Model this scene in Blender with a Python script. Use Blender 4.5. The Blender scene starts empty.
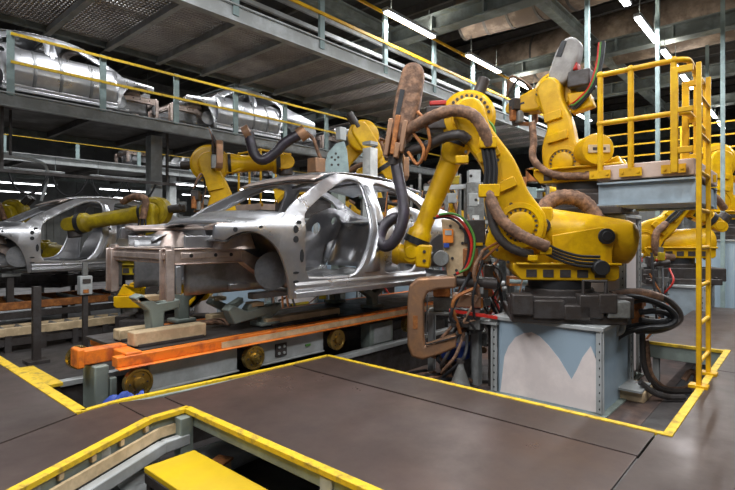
import bpy, bmesh, math, random
from mathutils import Vector, Matrix
random.seed(7)
SC = bpy.context.scene
COL = SC.collection
PI = math.pi

# ------------------------------------------------------------------ materials
def mat(name, col, rough=0.5, metal=0.0, var=0.15, scale=4.0, bump=0.0, bscale=40.0, col2=None, rvar=0.12, emit=0.0, patch=(0.45, 0.62), spec=0.5):
    m = bpy.data.materials.new(name); m.use_nodes = True
    nt = m.node_tree; N = nt.nodes; L = nt.links
    b = N['Principled BSDF']
    b.inputs['Metallic'].default_value = metal
    b.inputs['Specular IOR Level'].default_value = spec
    tc = N.new('ShaderNodeTexCoord')
    n1 = N.new('ShaderNodeTexNoise'); n1.inputs['Scale'].default_value = scale; n1.inputs['Detail'].default_value = 6; n1.inputs['Roughness'].default_value = 0.65
    L.new(tc.outputs['Object'], n1.inputs['Vector'])
    ramp = N.new('ShaderNodeValToRGB')
    c2 = col2 if col2 else tuple(max(0, c*(1-var*2)) for c in col)
    ramp.color_ramp.elements[0].position = patch[0]; ramp.color_ramp.elements[0].color = (*c2, 1)
    ramp.color_ramp.elements[1].position = patch[1]; ramp.color_ramp.elements[1].color = (*col, 1)
    L.new(n1.outputs['Fac'], ramp.inputs['Fac'])
    L.new(ramp.outputs['Color'], b.inputs['Base Color'])
    mr = N.new('ShaderNodeMapRange')
    mr.inputs['From Min'].default_value = 0.3; mr.inputs['From Max'].default_value = 0.7
    mr.inputs['To Min'].default_value = min(1, rough+rvar); mr.inputs['To Max'].default_value = max(0.03, rough-rvar)
    L.new(n1.outputs['Fac'], mr.inputs['Value']); L.new(mr.outputs['Result'], b.inputs['Roughness'])
    if bump:
        n2 = N.new('ShaderNodeTexNoise'); n2.inputs['Scale'].default_value = bscale; n2.inputs['Detail'].default_value = 3
        L.new(tc.outputs['Object'], n2.inputs['Vector'])
        bp = N.new('ShaderNodeBump'); bp.inputs['Strength'].default_value = bump; bp.inputs['Distance'].default_value = 0.01
        L.new(n2.outputs['Fac'], bp.inputs['Height']); L.new(bp.outputs['Normal'], b.inputs['Normal'])
    if emit:
        b.inputs['Emission Color'].default_value = (0.93, 0.97, 1, 1)
        b.inputs['Emission Strength'].default_value = emit
    return m

def tread_mat(name, col, col2, rough, metal):
    """chequer plate: raised lozenges as bump plus worn colour"""
    m = mat(name, col, rough, metal, col2=col2, scale=1.3, rvar=0.14, patch=(0.35, 0.68))
    nt = m.node_tree; N = nt.nodes; L = nt.links; b = N['Principled BSDF']
    tc = N.new('ShaderNodeTexCoord')
    hs = []
    for ang in (45, -45):
        mp = N.new('ShaderNodeMapping'); mp.inputs['Rotation'].default_value = (0, 0, math.radians(ang))
        mp.inputs['Scale'].default_value = (17, 7, 1)
        L.new(tc.outputs['Object'], mp.inputs['Vector'])
        v = N.new('ShaderNodeTexVoronoi'); v.inputs['Scale'].default_value = 1.0; v.inputs['Randomness'].default_value = 0.0
        L.new(mp.outputs['Vector'], v.inputs['Vector'])
        lt = N.new('ShaderNodeMath'); lt.operation = 'LESS_THAN'; lt.inputs[1].default_value = 0.3
        L.new(v.outputs['Distance'], lt.inputs[0]); hs.append(lt)
    mx = N.new('ShaderNodeMath'); mx.operation = 'MAXIMUM'
    L.new(hs[0].outputs[0], mx.inputs[0]); L.new(hs[1].outputs[0], mx.inputs[1])
    old = b.inputs['Base Color'].links[0].from_socket
    mixn = N.new('ShaderNodeMix'); mixn.data_type = 'RGBA'; mixn.blend_type = 'MULTIPLY'; mixn.inputs[0].default_value = 1.0
    tone = N.new('ShaderNodeMapRange'); tone.inputs['To Min'].default_value = 0.85; tone.inputs['To Max'].default_value = 1.6
    L.new(mx.outputs[0], tone.inputs['Value']); L.new(old, mixn.inputs[6]); L.new(tone.outputs['Result'], mixn.inputs[7]); L.new(mixn.outputs[2], b.inputs['Base Color'])
    bp = N.new('ShaderNodeBump'); bp.inputs['Strength'].default_value = 0.9; bp.inputs['Distance'].default_value = 0.006
    L.new(mx.outputs[0], bp.inputs['Height']); L.new(bp.outputs['Normal'], b.inputs['Normal'])
    return m

M = {}
M['yellow'] = mat('robot_yellow_paint', (0.76, 0.455, 0.003), 0.36, 0, scale=3, col2=(0.58, 0.32, 0.003), bump=0.05, spec=0.35)
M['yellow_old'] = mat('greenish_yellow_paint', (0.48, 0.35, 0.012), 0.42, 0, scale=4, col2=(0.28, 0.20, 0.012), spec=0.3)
M['safety'] = mat('safety_yellow_paint', (0.80, 0.47, 0.006), 0.45, 0, scale=5, col2=(0.64, 0.34, 0.006), spec=0.35)
M['stripe'] = mat('worn_yellow_edge_paint', (0.72, 0.47, 0.015), 0.55, 0, scale=14, col2=(0.36, 0.23, 0.03), patch=(0.34, 0.50))
M['orange'] = mat('orange_paint', (0.80, 0.20, 0.015), 0.5, 0, scale=6, col2=(0.45, 0.10, 0.02), patch=(0.36, 0.5))
M['steel'] = mat('bare_body_steel', (0.66, 0.66, 0.67), 0.33, 0.92, scale=2.5, col2=(0.50, 0.50, 0.52), rvar=0.1)
M['steel_warm'] = mat('phosphated_body_steel', (0.70, 0.59, 0.53), 0.40, 0.7, scale=5, col2=(0.48, 0.38, 0.33), bump=0.1, bscale=25)
M['steel_dark'] = mat('dull_inner_steel', (0.36, 0.36, 0.37), 0.45, 0.85, scale=3, col2=(0.22, 0.22, 0.22))
M['castdark'] = mat('dark_cast_iron', (0.075, 0.068, 0.066), 0.5, 0.3, scale=6, col2=(0.05, 0.04, 0.035), bump=0.2)
M['black'] = mat('black_rubber', (0.02, 0.02, 0.022), 0.5, 0, scale=8)
M['hose'] = mat('dark_purple_hose', (0.05, 0.038, 0.055), 0.4, 0.1, scale=9, col2=(0.03, 0.025, 0.03))
M['brown'] = mat('brown_leather_sleeve', (0.31, 0.165, 0.092), 0.7, 0, scale=12, col2=(0.13, 0.07, 0.042), bump=0.9, bscale=22)
M['bronze'] = mat('copper_brown_gun_metal', (0.42, 0.22, 0.11), 0.45, 0.45, scale=6, col2=(0.30, 0.17, 0.10), bump=0.15)
M['rust'] = mat('rust_orange_bracket', (0.50, 0.19, 0.05), 0.55, 0.3, scale=12, col2=(0.28, 0.10, 0.03))
M['greyboot'] = mat('grey_cover', (0.38, 0.36, 0.34), 0.6, 0, scale=4)
M['brass'] = mat('brass_wheel', (0.55, 0.37, 0.10), 0.3, 0.9, scale=6, col2=(0.34, 0.22, 0.06))
M['pale'] = mat('pale_blue_paint', (0.40, 0.50, 0.57), 0.4, 0.0, scale=1.2, col2=(0.34, 0.44, 0.52), rvar=0.1)
M['sheet'] = mat('pinkish_white_patch', (0.84, 0.75, 0.71), 0.5, 0, scale=3, col2=(0.74, 0.66, 0.63))
M['column'] = mat('off_white_column_paint', (0.80, 0.71, 0.66), 0.45, 0, scale=1.5, col2=(0.68, 0.62, 0.60))
M['paleblue'] = mat('light_blue_grey_paint', (0.42, 0.50, 0.55), 0.45, 0, scale=2)
M['cream'] = mat('cream_paint', (0.66, 0.50, 0.30), 0.5, 0, scale=6, col2=(0.46, 0.34, 0.20))
M['slab'] = mat('pinkish_slab_paint', (0.60, 0.46, 0.38), 0.5, 0, scale=4, col2=(0.50, 0.37, 0.30))
M['greygreen'] = mat('grey_green_paint', (0.30, 0.35, 0.31), 0.5, 0.1, scale=3, col2=(0.21, 0.24, 0.21))
M['bluegreen'] = mat('pale_teal_post_paint', (0.33, 0.43, 0.42), 0.5, 0.1, scale=3)
M['beam'] = mat('grey_beam_paint', (0.46, 0.48, 0.48), 0.5, 0.1, scale=3, col2=(0.34, 0.35, 0.34))
M['girder'] = mat('grey_green_girder_paint', (0.24, 0.28, 0.265), 0.6, 0.1, scale=2, col2=(0.15, 0.17, 0.16))
M['girderdark'] = mat('brown_grey_girder', (0.13, 0.118, 0.105), 0.6, 0.2, scale=2)
M['grate'] = mat('galvanised_grating', (0.44, 0.41, 0.38), 0.55, 0.3, scale=2, col2=(0.34, 0.31, 0.29))
M['floor'] = mat('worn_concrete', (0.095, 0.085, 0.082), 0.42, 0, scale=0.9, col2=(0.05, 0.045, 0.043), bump=0.06, bscale=30, rvar=0.2)
M['pit'] = mat('oily_brown_floor', (0.17, 0.105, 0.08), 0.45, 0, scale=1.5, col2=(0.07, 0.05, 0.045), rvar=0.2)
M['tread'] = tread_mat('brown_tread_plate', (0.124, 0.083, 0.070), (0.064, 0.042, 0.035), 0.38, 0.25)
M['tread2'] = tread_mat('dark_tread_plate', (0.100, 0.069, 0.059), (0.052, 0.036, 0.030), 0.42, 0.25)
M['ytread'] = tread_mat('yellow_tread_plate', (0.78, 0.52, 0.01), (0.60, 0.38, 0.02), 0.5, 0.0)
M['wall'] = mat('dim_grey_cladding', (0.30, 0.31, 0.30), 0.7, 0, scale=0.6, col2=(0.19, 0.19, 0.18))
M['roofdark'] = mat('dark_roof_sheet', (0.055, 0.05, 0.045), 0.8, 0, scale=0.5, col2=(0.03, 0.028, 0.025))
M['duct'] = mat('wrapped_duct_cloth', (0.42, 0.33, 0.25), 0.75, 0, scale=1.1, col2=(0.15, 0.11, 0.08), bump=0.6, bscale=2.5)
M['lampbody'] = mat('white_lamp_housing', (0.6, 0.62, 0.62), 0.4, 0.2)
M['tube'] = mat('glowing_tube', (1, 1, 1), 0.4, 0, emit=9.0)
M['red'] = mat('red_plastic', (0.6, 0.03, 0.02), 0.4, 0)
M['green'] = mat('green_cable_cover', (0.10, 0.30, 0.05), 0.5, 0)
M['blue'] = mat('blue_plastic', (0.03, 0.08, 0.42), 0.5, 0, scale=6)
M['orangelabel'] = mat('orange_label', (0.85, 0.25, 0.02), 0.5, 0)
M['white'] = mat('white_label', (0.75, 0.75, 0.72), 0.5, 0)
M['greymachine'] = mat('machine_grey', (0.28, 0.29, 0.28), 0.5, 0.3, scale=6, col2=(0.16, 0.16, 0.15))

# ------------------------------------------------------------------ mesh builder
def catmull(pts, per=6):
    pts = [Vector(p) for p in pts]
    if len(pts) < 3: return pts
    P = [pts[0]*2-pts[1]] + pts + [pts[-1]*2-pts[-2]]
    out = []
    for i in range(1, len(P)-2):
        a, b, c, d = P[i-1], P[i], P[i+1], P[i+2]
        for k in range(per):
            t = k/per
            out.append(0.5*((2*b)+(c-a)*t+(2*a-5*b+4*c-d)*t*t+(3*b-a-3*c+d)*t**3))
    out.append(pts[-1]); return out

class MB:
    def __init__(s): s.bm = bmesh.new()
    def _faces(s, vs, fs):
        v = [s.bm.verts.new(p) for p in vs]
        for f in fs:
            try: s.bm.faces.new([v[i] for i in f])
            except ValueError: pass
        return s
    def box(s, c, d, rz=0, mtx=None):
        c = Vector(c); h = Vector(d)/2
        R = mtx if mtx else Matrix.Rotation(rz, 3, 'Z')
        vs = [c + R @ Vector((x*h.x, y*h.y, z*h.z)) for x in (-1, 1) for y in (-1, 1) for z in (-1, 1)]
        return s._faces(vs, [(0,1,3,2), (4,6,7,5), (0,4,5,1), (2,3,7,6), (0,2,6,4), (1,5,7,3)])
    def beam(s, a, b, w, h):
        a, b = Vector(a), Vector(b); d = (b-a); l = d.length; d.normalize()
        up = Vector((0, 0, 1)) if abs(d.z) < 0.95 else Vector((1, 0, 0))
        y = up.cross(d).normalized(); z = d.cross(y)
        R = Matrix((d, y, z)).transposed()
        return s.box((a+b)/2, (l, w, h), mtx=R)
    def ibeam(s, a, b, w, h, t=0.02):
        a, b = Vector(a), Vector(b); o = Vector((0, 0, h/2-t/2))
        s.beam(a+o, b+o, w, t); s.beam(a-o, b-o, w, t); return s.beam(a, b, t, h-2*t)
    def cyl(s, a, b, r, r2=None, n=18):
        a, b = Vector(a), Vector(b); r2 = r if r2 is None else r2
        d = (b-a).normalized(); up = Vector((0, 0, 1)) if abs(d.z) < 0.9 else Vector((1, 0, 0))
        x = up.cross(d).normalized(); y = d.cross(x)
        vs = []
        for p, q in ((a, r), (b, r2)):
            for i in range(n):
                t = 2*PI*i/n; vs.append(p + (x*math.cos(t)+y*math.sin(t))*q)
        fs = [(i, (i+1) % n, n+(i+1) % n, n+i) for i in range(n)] + [tuple(range(n-1, -1, -1)), tuple(range(n, 2*n))]
        return s._faces(vs, fs)
    def lathe(s, a, d, prof, n=24):
        """prof: (distance along axis d from a, radius)"""
        a = Vector(a); d = Vector(d).normalized(); up = Vector((0, 0, 1)) if abs(d.z) < 0.9 else Vector((1, 0, 0))
        x = up.cross(d).normalized(); y = d.cross(x); vs = []
        for t, r in prof:
            for i in range(n):
                q = 2*PI*i/n; vs.append(a + d*t + (x*math.cos(q)+y*math.sin(q))*max(r, 1e-4))
        fs = []
        for k in range(len(prof)-1):
            fs += [(k*n+i, k*n+(i+1) % n, (k+1)*n+(i+1) % n, (k+1)*n+i) for i in range(n)]
        fs += [tuple(range(n-1, -1, -1)), tuple((len(prof)-1)*n+i for i in range(n))]
        return s._faces(vs, fs)
    def tube(s, pts, r, n=9, per=6, ribs=0.0):
        P = catmull(pts, per) if per else [Vector(p) for p in pts]
        m = len(P); vs = []; prev = None
        for i, p in enumerate(P):
            d = (P[min(i+1, m-1)] - P[max(i-1, 0)]).normalized()
            if prev is None:
                up = Vector((0, 0, 1)) if abs(d.z) < 0.9 else Vector((1, 0, 0)); x = up.cross(d).normalized()
            else:
                x = (prev - d*prev.dot(d)).normalized()
            prev = x; y = d.cross(x)
            rr = r*(1+(ribs if i % 2 else -ribs))
            for k in range(n):
                t = 2*PI*k/n; vs.append(p + (x*math.cos(t)+y*math.sin(t))*rr)
        fs = [(i*n+k, i*n+(k+1) % n, (i+1)*n+(k+1) % n, (i+1)*n+k) for i in range(m-1) for k in range(n)]
        fs += [tuple(range(n-1, -1, -1)), tuple((m-1)*n+k for k in range(n))]
        return s._faces(vs, fs)
    def prism(s, poly, y0, y1, f=None):
        """poly in x,z extruded along y; f maps (x,y,z) to a point"""
        f = f or (lambda x, y, z: Vector((x, y, z)))
        n = len(poly)
        vs = [f(p[0], y0, p[1]) for p in poly] + [f(p[0], y1, p[1]) for p in poly]
        fs = [tuple(range(n)), tuple(range(2*n-1, n-1, -1))] + [(i, n+i, n+(i+1) % n, (i+1) % n) for i in range(n)]
        return s._faces(vs, fs)
    def slab(s, poly, z0, z1):
        n = len(poly)
        vs = [(p[0], p[1], z0) for p in poly] + [(p[0], p[1], z1) for p in poly]
        fs = [tuple(range(n)), tuple(range(2*n-1, n-1, -1))] + [(i, n+i, n+(i+1) % n, (i+1) % n) for i in range(n)]
        return s._faces(vs, fs)
    def grid(s, fn, nu, nv):
        vs = [fn(i/nu, j/nv) for i in range(nu+1) for j in range(nv+1)]
        return s._faces(vs, [(i*(nv+1)+j, (i+1)*(nv+1)+j, (i+1)*(nv+1)+j+1, i*(nv+1)+j+1) for i in range(nu) for j in range(nv)])
    def sphere(s, c, r, sc=(1, 1, 1), n=14):
        prof = []
        for k in range(n+1):
            a = PI*k/n; prof.append((-math.cos(a)*r, math.sin(a)*r))
        c = Vector(c); vs = []
        for t, q in prof:
            for i in range(n):
                w = 2*PI*i/n; vs.append(c + Vector((math.cos(w)*q*sc[0], math.sin(w)*q*sc[1], t*sc[2])))
        return s._faces(vs, [(k*n+i, k*n+(i+1) % n, (k+1)*n+(i+1) % n, (k+1)*n+i) for k in range(n) for i in range(n)])
    def build(s, name, m, parent=None, bevel=0.0, solid=0.0, smooth=40, loc=None, rz=0, seg=2):
        bm = s.bm
        bmesh.ops.remove_doubles(bm, verts=bm.verts, dist=1e-5)
        bmesh.ops.recalc_face_normals(bm, faces=bm.faces)
        me = bpy.data.meshes.new(name); bm.to_mesh(me); bm.free()
        me.materials.append(M[m] if isinstance(m, str) else m)
        if smooth:
            me.polygons.foreach_set('use_smooth', [True]*len(me.polygons))
            me.set_sharp_from_angle(angle=math.radians(smooth))
        o = bpy.data.objects.new(name, me); COL.objects.link(o)
        if parent: o.parent = parent
        if loc: o.location = loc
        if rz: o.rotation_euler.z = rz
        if solid:
            q = o.modifiers.new('solid', 'SOLIDIFY'); q.thickness = solid; q.offset = 0
        if bevel:
            q = o.modifiers.new('bevel', 'BEVEL'); q.width = bevel; q.segments = seg; q.limit_method = 'ANGLE'; q.angle_limit = math.radians(35)
        return o

def tag(o, label, cat, group=None, kind=None):
    o['label'] = label; o['category'] = cat
    if group: o['group'] = group
    if kind: o['kind'] = kind
    return o
def thing(name, label, cat, loc=(0, 0, 0), rz=0, group=None):
    o = bpy.data.objects.new(name, None); COL.objects.link(o)
    o.location = loc; o.rotation_euler.z = rz; o.empty_display_size = 0.2
    return tag(o, label, cat, group)
def struct(mb, name, m, **k):
    o = mb.build(name, m, **k); o['kind'] = 'structure'; return o
def dup(root, loc, rz=None, label=None, group=None):
    def cp(o, par):
        q = o.copy(); COL.objects.link(q)
        if par: q.parent = par
        for ch in o.children: cp(ch, q)
        return q
    r = cp(root, None); r.location = loc
    if rz is not None: r.rotation_euler.z = rz
    if label: r['label'] = label
    if group: r['group'] = group
    return r
def limb(cps, per=6, caps=7):
    """outline of a tapering curved limb; cps = (x, z, half_width)"""
    P = catmull([Vector((x, z, w)) for x, z, w in cps], per) if len(cps) > 2 else [Vector(c) for c in cps]
    Lp, Rp = [], []
    m = len(P)
    for i, p in enumerate(P):
        d = P[min(i+1, m-1)] - P[max(i-1, 0)]; d = Vector((d.x, d.y)).normalized(); n = Vector((-d.y, d.x))
        q = Vector((p.x, p.y)); Lp.append(q+n*p.z); Rp.append(q-n*p.z)
    def cap(c, frm, w):
        a0 = math.atan2(frm.y-c.y, frm.x-c.x)
        return [Vector((c.x+w*math.cos(a0-PI*k/caps), c.y+w*math.sin(a0-PI*k/caps))) for k in range(1, caps)]
    e = Vector((P[-1].x, P[-1].y)); b = Vector((P[0].x, P[0].y))
    return Lp + cap(e, Lp[-1], P[-1].z) + Rp[::-1] + cap(b, Rp[0], P[0].z)
def circ(x, z, r, n=24): return [(x+r*math.cos(2*PI*i/n), z+r*math.sin(2*PI*i/n)) for i in range(n)]
ORD = ['first', 'second', 'third', 'fourth', 'fifth', 'sixth', 'seventh', 'eighth', 'ninth', 'tenth', 'eleventh', 'twelfth']

# ------------------------------------------------------------------ car body in white
CZ = 0.5
def tum(z):
    t = max(0.0, min(1.0, (z-1.17)/0.6)); low = max(0.0, (0.75-z)/0.2)
    return 0.85 - 0.26*t**1.15 - 0.03*min(1, low)**2 + 0.0
def arc(cx, cz, r, a0, a1, n=9):
    return [(cx+r*math.cos(math.radians(a0+(a1-a0)*i/n)), cz+r*math.sin(math.radians(a0+(a1-a0)*i/n))) for i in range(n+1)]
def smooth2(pts, per=4):
    return [(p.x, p.y) for p in catmull([Vector((a, b)) for a, b in pts], per)]
def car_body(label, loc, doors=False, group=None, panel=False):
    root = thing('car_body', label, 'car body', (loc[0], loc[1], CZ+loc[2]), loc[3] if len(loc) > 3 else 0, group)
    def fin(mb, name, m, **k):
        bmesh.ops.translate(mb.bm, verts=mb.bm.verts, vec=(0, 0, -CZ)); return mb.build(name, m, root, **k)
    F = 2.5
    X = lambda p: (p[0]-F, p[1])
    rear = arc(5.33, 0.74, 0.40, 205, -20, 12)
    outer = [(2.88, 0.55), (3.4, 0.55), (4.2, 0.55)] + rear + [(5.85, 0.62), (6.2, 0.66), (6.3, 0.9), (6.24, 1.22)]
    outer += smooth2([(6.24, 1.22), (5.9, 1.36), (5.5, 1.44), (5.15, 1.57), (4.85, 1.68), (4.5, 1.755), (4.1, 1.785), (3.75, 1.77), (3.45, 1.66), (3.1, 1.48), (2.94, 1.385), (2.8, 1.27)])[1:]
    outer += [(2.5, 1.23), (2.2, 1.205), (2.12, 1.19), (2.11, 1.09), (2.2, 1.075)] + smooth2([(2.26, 1.11), (2.38, 1.145), (2.5, 1.14), (2.63, 1.08), (2.74, 0.98), (2.82, 0.82), (2.86, 0.66)])
    front = [(3.09, 0.72), (3.4, 0.70), (3.62, 0.70)] + smooth2([(3.73, 0.72), (3.82, 0.80), (3.90, 0.93), (3.98, 1.15), (4.03, 1.42), (4.05, 1.62)]) + smooth2([(4.03, 1.685), (3.9, 1.71), (3.76, 1.69), (3.5, 1.57), (3.25, 1.43), (3.12, 1.345), (3.06, 1.26), (3.04, 1.0), (3.045, 0.80)])
    back = smooth2([(4.19, 0.72), (4.17, 0.86), (4.18, 1.08), (4.22, 1.42), (4.22, 1.62), (4.28, 1.70), (4.5, 1.68), (4.75, 1.62), (4.97, 1.53), (5.07, 1.42), (5.06, 1.27), (4.98, 1.12), (4.90, 0.98), (4.80, 0.80), (4.70, 0.71), (4.55, 0.69), (4.3, 0.69)])
    outer = [X(p) for p in outer]; front = [X(p) for p in front]; back = [X(p) for p in back]
    for sgn in (-1, 1):
        mb = MB(); bm = mb.bm; es = []
        for loop in (outer, front, back):
            vs = [bm.verts.new((p[0], 0, p[1])) for p in loop]
            es += [bm.edges.new((vs[i], vs[(i+1) % len(vs)])) for i in range(len(vs))]
        bmesh.ops.triangle_fill(bm, use_beauty=True, use_dissolve=False, edges=es, normal=(0, -1, 0))
        for z in [0.62, 0.7, 0.85, 1.0, 1.17, 1.27, 1.36, 1.45, 1.54, 1.62, 1.69, 1.74]:
            bmesh.ops.bisect_plane(bm, geom=bm.verts[:]+bm.edges[:]+bm.faces[:], plane_co=(0, 0, z), plane_no=(0, 0, 1))
        for v in bm.verts: v.co.y = sgn*tum(v.co.z)
        fin(mb, 'side_frame', 'steel_warm' if False else 'steel', solid=0.03, bevel=0.006)
        # rocker with its two long ridges
        mb = MB()
        prof = [(0.0, 0.545), (0.055, 0.55), (0.06, 0.60), (0.028, 0.615), (0.05, 0.635), (0.055, 0.665), (0.03, 0.70), (0.0, 0.705)]
        n = len(prof); vs = []
        for x in (2.92-F, 3.4-F, 4.2-F, 4.95-F):
            vs += [(x, sgn*(0.825+p), z) for p, z in prof]
        mb._faces(vs, [(k*n+i, k*n+(i+1) % n, (k+1)*n+(i+1) % n, (k+1)*n+i) for k in range(3) for i in range(n)] + [tuple(range(n)), tuple(range(3*n, 4*n))])
        fin(mb, 'rocker_panel', 'steel', bevel=0.006)
        # door flanges and the wheel arch lip
        for loop in (front, back):
            mb = MB(); pl = [(p[0], sgn*(tum(p[1])-0.02), p[1]) for p in loop]; pl = pl + [pl[0]]
            mb.tube(pl, 0.016, 6, 0); fin(mb, 'door_flange', 'steel')
        # inner A to B reinforcement: B pillar bulge
        mb = MB()
        pl = [(4.09, 1.66, .035), (4.13, 1.4, .045), (4.08, 1.1, .05), (4.03, 0.9, .07), (3.98, 0.74, .14)]
        vs = []
        for x, z, w in pl:
            y = sgn*tum(z)
            vs += [(x-F-w, y, z), (x-F-w*0.6, y+sgn*0.035, z), (x-F+w*0.6, y+sgn*0.035, z), (x-F+w, y, z)]
        mb._faces(vs, [(k*4+i, k*4+i+1, k*4+4+i+1, k*4+4+i) for k in range(4) for i in range(3)])
        fin(mb, 'pillar_reinforcement', 'steel', solid=0.01)
        # small holes and stampings on the hinge pillar
        for x, z, a, b in ((2.93, 1.17, .028, .035), (2.93, 1.08, .03, .03), (3.0, .93, .022, .06), (2.98, 1.23, .03, .02), (2.55, 1.185, .02, .012), (2.3, 1.16, .02, .02), (2.93, .70, .035, .012), (2.93, .78, .035, .012), (4.02, .98, .02, .03), (4.09, 1.22, .02, .04)):
            mb = MB(); mb.prism([(x-F+a*math.cos(t*PI/6), z+b*math.sin(t*PI/6)) for t in range(12)], sgn*(tum(z)+0.012), sgn*(tum(z)+0.019)); fin(mb, 'access_hole', 'black')
        # front apron: upper rail, inner wheelhouse, strut tower
        mb = MB()
        mb.grid(lambda u, v: Vector((2.15-F+u*0.8, sgn*(0.84-0.20*v-0.08*math.sin(u*PI)*v), 1.2+0.02*u-0.03*v)), 10, 4)
        fin(mb, 'apron_rail', 'steel_warm', solid=0.03, bevel=0.008)
        mb = MB()
        def wh(u, v):
            a = math.radians(128-140*u); r = 0.40+0.02*math.sin(v*PI)
            return Vector((r*math.cos(a), sgn*(0.80-0.36*v), 0.74+r*math.sin(a)))
        mb.grid(wh, 18, 6)
        mb.grid(lambda u, v: Vector((-0.42+0.84*u, sgn*(0.46+0.02*math.sin(u*9)), 0.62+0.45*v)), 14, 6)
        fin(mb, 'wheelhouse', 'steel_dark', solid=0.012)
        mb = MB(); mb.lathe((-0.02, sgn*0.56, 1.0), (0, 0, 1), [(0, .19), (.08, .165), (.13, .15), (.16, .12), (.16, .06), (.145, .05)], 20)
        fin(mb, 'strut_tower', 'steel_warm')
        mb = MB(); mb.lathe((0.30, sgn*0.70, 0.80), (0.3, -sgn*0.95, 0), [(0, .17), (.015, .165), (.022, .14), (.01, .08), (.02, .06), (.02, .02)], 24)
        fin(mb, 'wheelhouse_stamping', 'steel_dark')
        # longitudinal with crash box, flange and the leg hanging from it
        mb = MB(); y = sgn*0.52
        mb.box((-0.24, y, 0.945), (0.64, 0.09, 0.115)); mb.box((-0.24, y, 0.885), (0.64, 0.13, 0.012)); mb.box((-0.24, y, 1.004), (0.64, 0.12, 0.012))
        mb.box((-0.28, y+sgn*0.05, 0.95), (0.45, 0.012, 0.05))
        mb.prism([(0.06, 0.89), (0.06, 1.0), (0.35, 0.86), (0.75, 0.66), (0.75, 0.56), (0.3, 0.72)], y-0.05, y+0.05)
        fin(mb, 'front_rail', 'steel_warm', bevel=0.012)
        for hx in (-.42, -.2, -.05):
            mb = MB(); mb.cyl((hx, y+sgn*.058, .95), (hx, y+sgn*.062, .95), .016, n=10); fin(mb, 'access_hole', 'black')
        mb = MB(); mb.box((-0.575, y, 0.82), (0.03, 0.12, 0.42)); mb.box((-0.60, y+0.055, 0.80), (0.06, 0.012, 0.40)); mb.box((-0.60, y-0.055, 0.80), (0.06, 0.012, 0.40))
        fin(mb, 'front_flange', 'steel_warm', bevel=0.006)
        mb = MB(); mb.box((-0.53, y+sgn*.03, 0.76), (0.05, 0.07, 0.22)); fin(mb, 'crash_bracket', 'steel_dark', bevel=0.008)
        mb = MB(); mb.box((-0.3, y, 1.06), (0.30, 0.02, 0.10))
        fin(mb, 'rail_bracket', 'steel', bevel=0.004)
        # rear inner wheelhouse dome
        mb = MB()
        mb.grid(lambda u, v: Vector((2.83+0.46*math.cos(PI*u)*(1-0.25*v*v), sgn*(0.83-0.30*v), 0.74+0.50*math.sin(PI*u)*(1-0.45*v*v))), 18, 8)
        fin(mb, 'rear_wheelhouse', 'steel', solid=0.012)
        # inner quarter with the round opening
        mb = MB(); bm = mb.bm; es = []
        q = [(1.62, 0.70), (1.72, 0.98), (1.86, 1.2), (2.0, 1.40), (2.3, 1.50), (2.72, 1.42), (2.72, 1.15), (2.3, 1.0), (2.2, 0.7)]
        for loop in (q, circ(2.12, 1.22, 0.075, 14), circ(2.42, 1.33, 0.05, 12)):
            vs = [bm.verts.new((p[0], 0, p[1])) for p in loop]; es += [bm.edges.new((vs[i], vs[(i+1) % len(vs)])) for i in range(len(vs))]
        bmesh.ops.triangle_fill(bm, use_beauty=True, edges=es, normal=(0, -1, 0))
        for v in bm.verts: v.co.y = sgn*(tum(v.co.z)-0.13)
        fin(mb, 'inner_quarter', 'steel', solid=0.015, bevel=0.004)
        if doors:
            mb = MB()
            mb.grid(lambda u, v: Vector((0.42+1.93*u, sgn*(0.72+0.24*math.sin(PI*min(1, max(0, 0.10+0.82*v)))), 0.58+0.80*v)), 20, 14)
            fin(mb, 'door_skin', 'steel', solid=0.01)
            for x in (0.95, 1.5, 1.95):
                mb = MB(); mb.grid(lambda u, v: Vector((x-0.03+0.06*u, sgn*(0.73+0.24*math.sin(PI*(0.10+0.82*v))), 0.58+0.80*v)), 2, 10)
                fin(mb, 'door_joint', 'steel_dark', solid=0.008)
    # roof, header, cowl, floor, firewall, rear parts
    mb = MB()
    def rf(u, v):
        x = 1.13+u*1.62; w = 0.60+0.03*math.sin(u*PI); y = (2*v-1)*w
        zb = 1.735+0.05*math.sin(PI*min(1, u*1.1+0.12)) - 0.09*max(0, u-0.6)**1.5*3 - 0.05*max(0, .15-u)*3
        return Vector((x-0.14*(2*v-1)**2*(1-u), y, zb+0.055*(1-(2*v-1)**2)))
    mb.grid(rf, 18, 14); fin(mb, 'roof_panel', 'steel', solid=0.012)
    mb = MB()
    mb.grid(lambda u, v: Vector((1.0+0.14*u-0.16*(2*v-1)**2+.02, (2*v-1)*0.62, 1.665+0.06*u+0.055*(1-(2*v-1)**2))), 3, 14)
    mb.grid(lambda u, v: Vector((1.03+0.14*u-0.16*(2*v-1)**2+.04, (2*v-1)*0.60, 1.64+0.04*u+0.05*(1-(2*v-1)**2))), 3, 14)
    fin(mb, 'windscreen_header', 'steel_warm', solid=0.015)
    for k, x in enumerate((1.6, 2.1)):
        mb = MB(); mb.grid(lambda u, v: Vector((x+0.07*u, (2*v-1)*0.58, 1.715+0.05*(1-(2*v-1)**2))), 2, 10); fin(mb, 'roof_bow', 'steel_dark', solid=0.02)
    mb = MB()
    mb.grid(lambda u, v: Vector((0.02+0.36*u-0.14*(1-(2*v-1)**2), (2*v-1)*0.80, 1.19+0.09*u+0.035*math.sin(u*PI*2.5)+0.035*(1-(2*v-1)**2))), 12, 18)
    fin(mb, 'cowl_panel', 'steel', solid=0.015)
    mb = MB()
    mb.grid(lambda u, v: Vector((0.40+0.16*(1-v)+0.03*math.sin(u*14)*math.sin(v*9), (2*u-1)*0.66, 0.62+0.60*v)), 24, 12)
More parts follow.
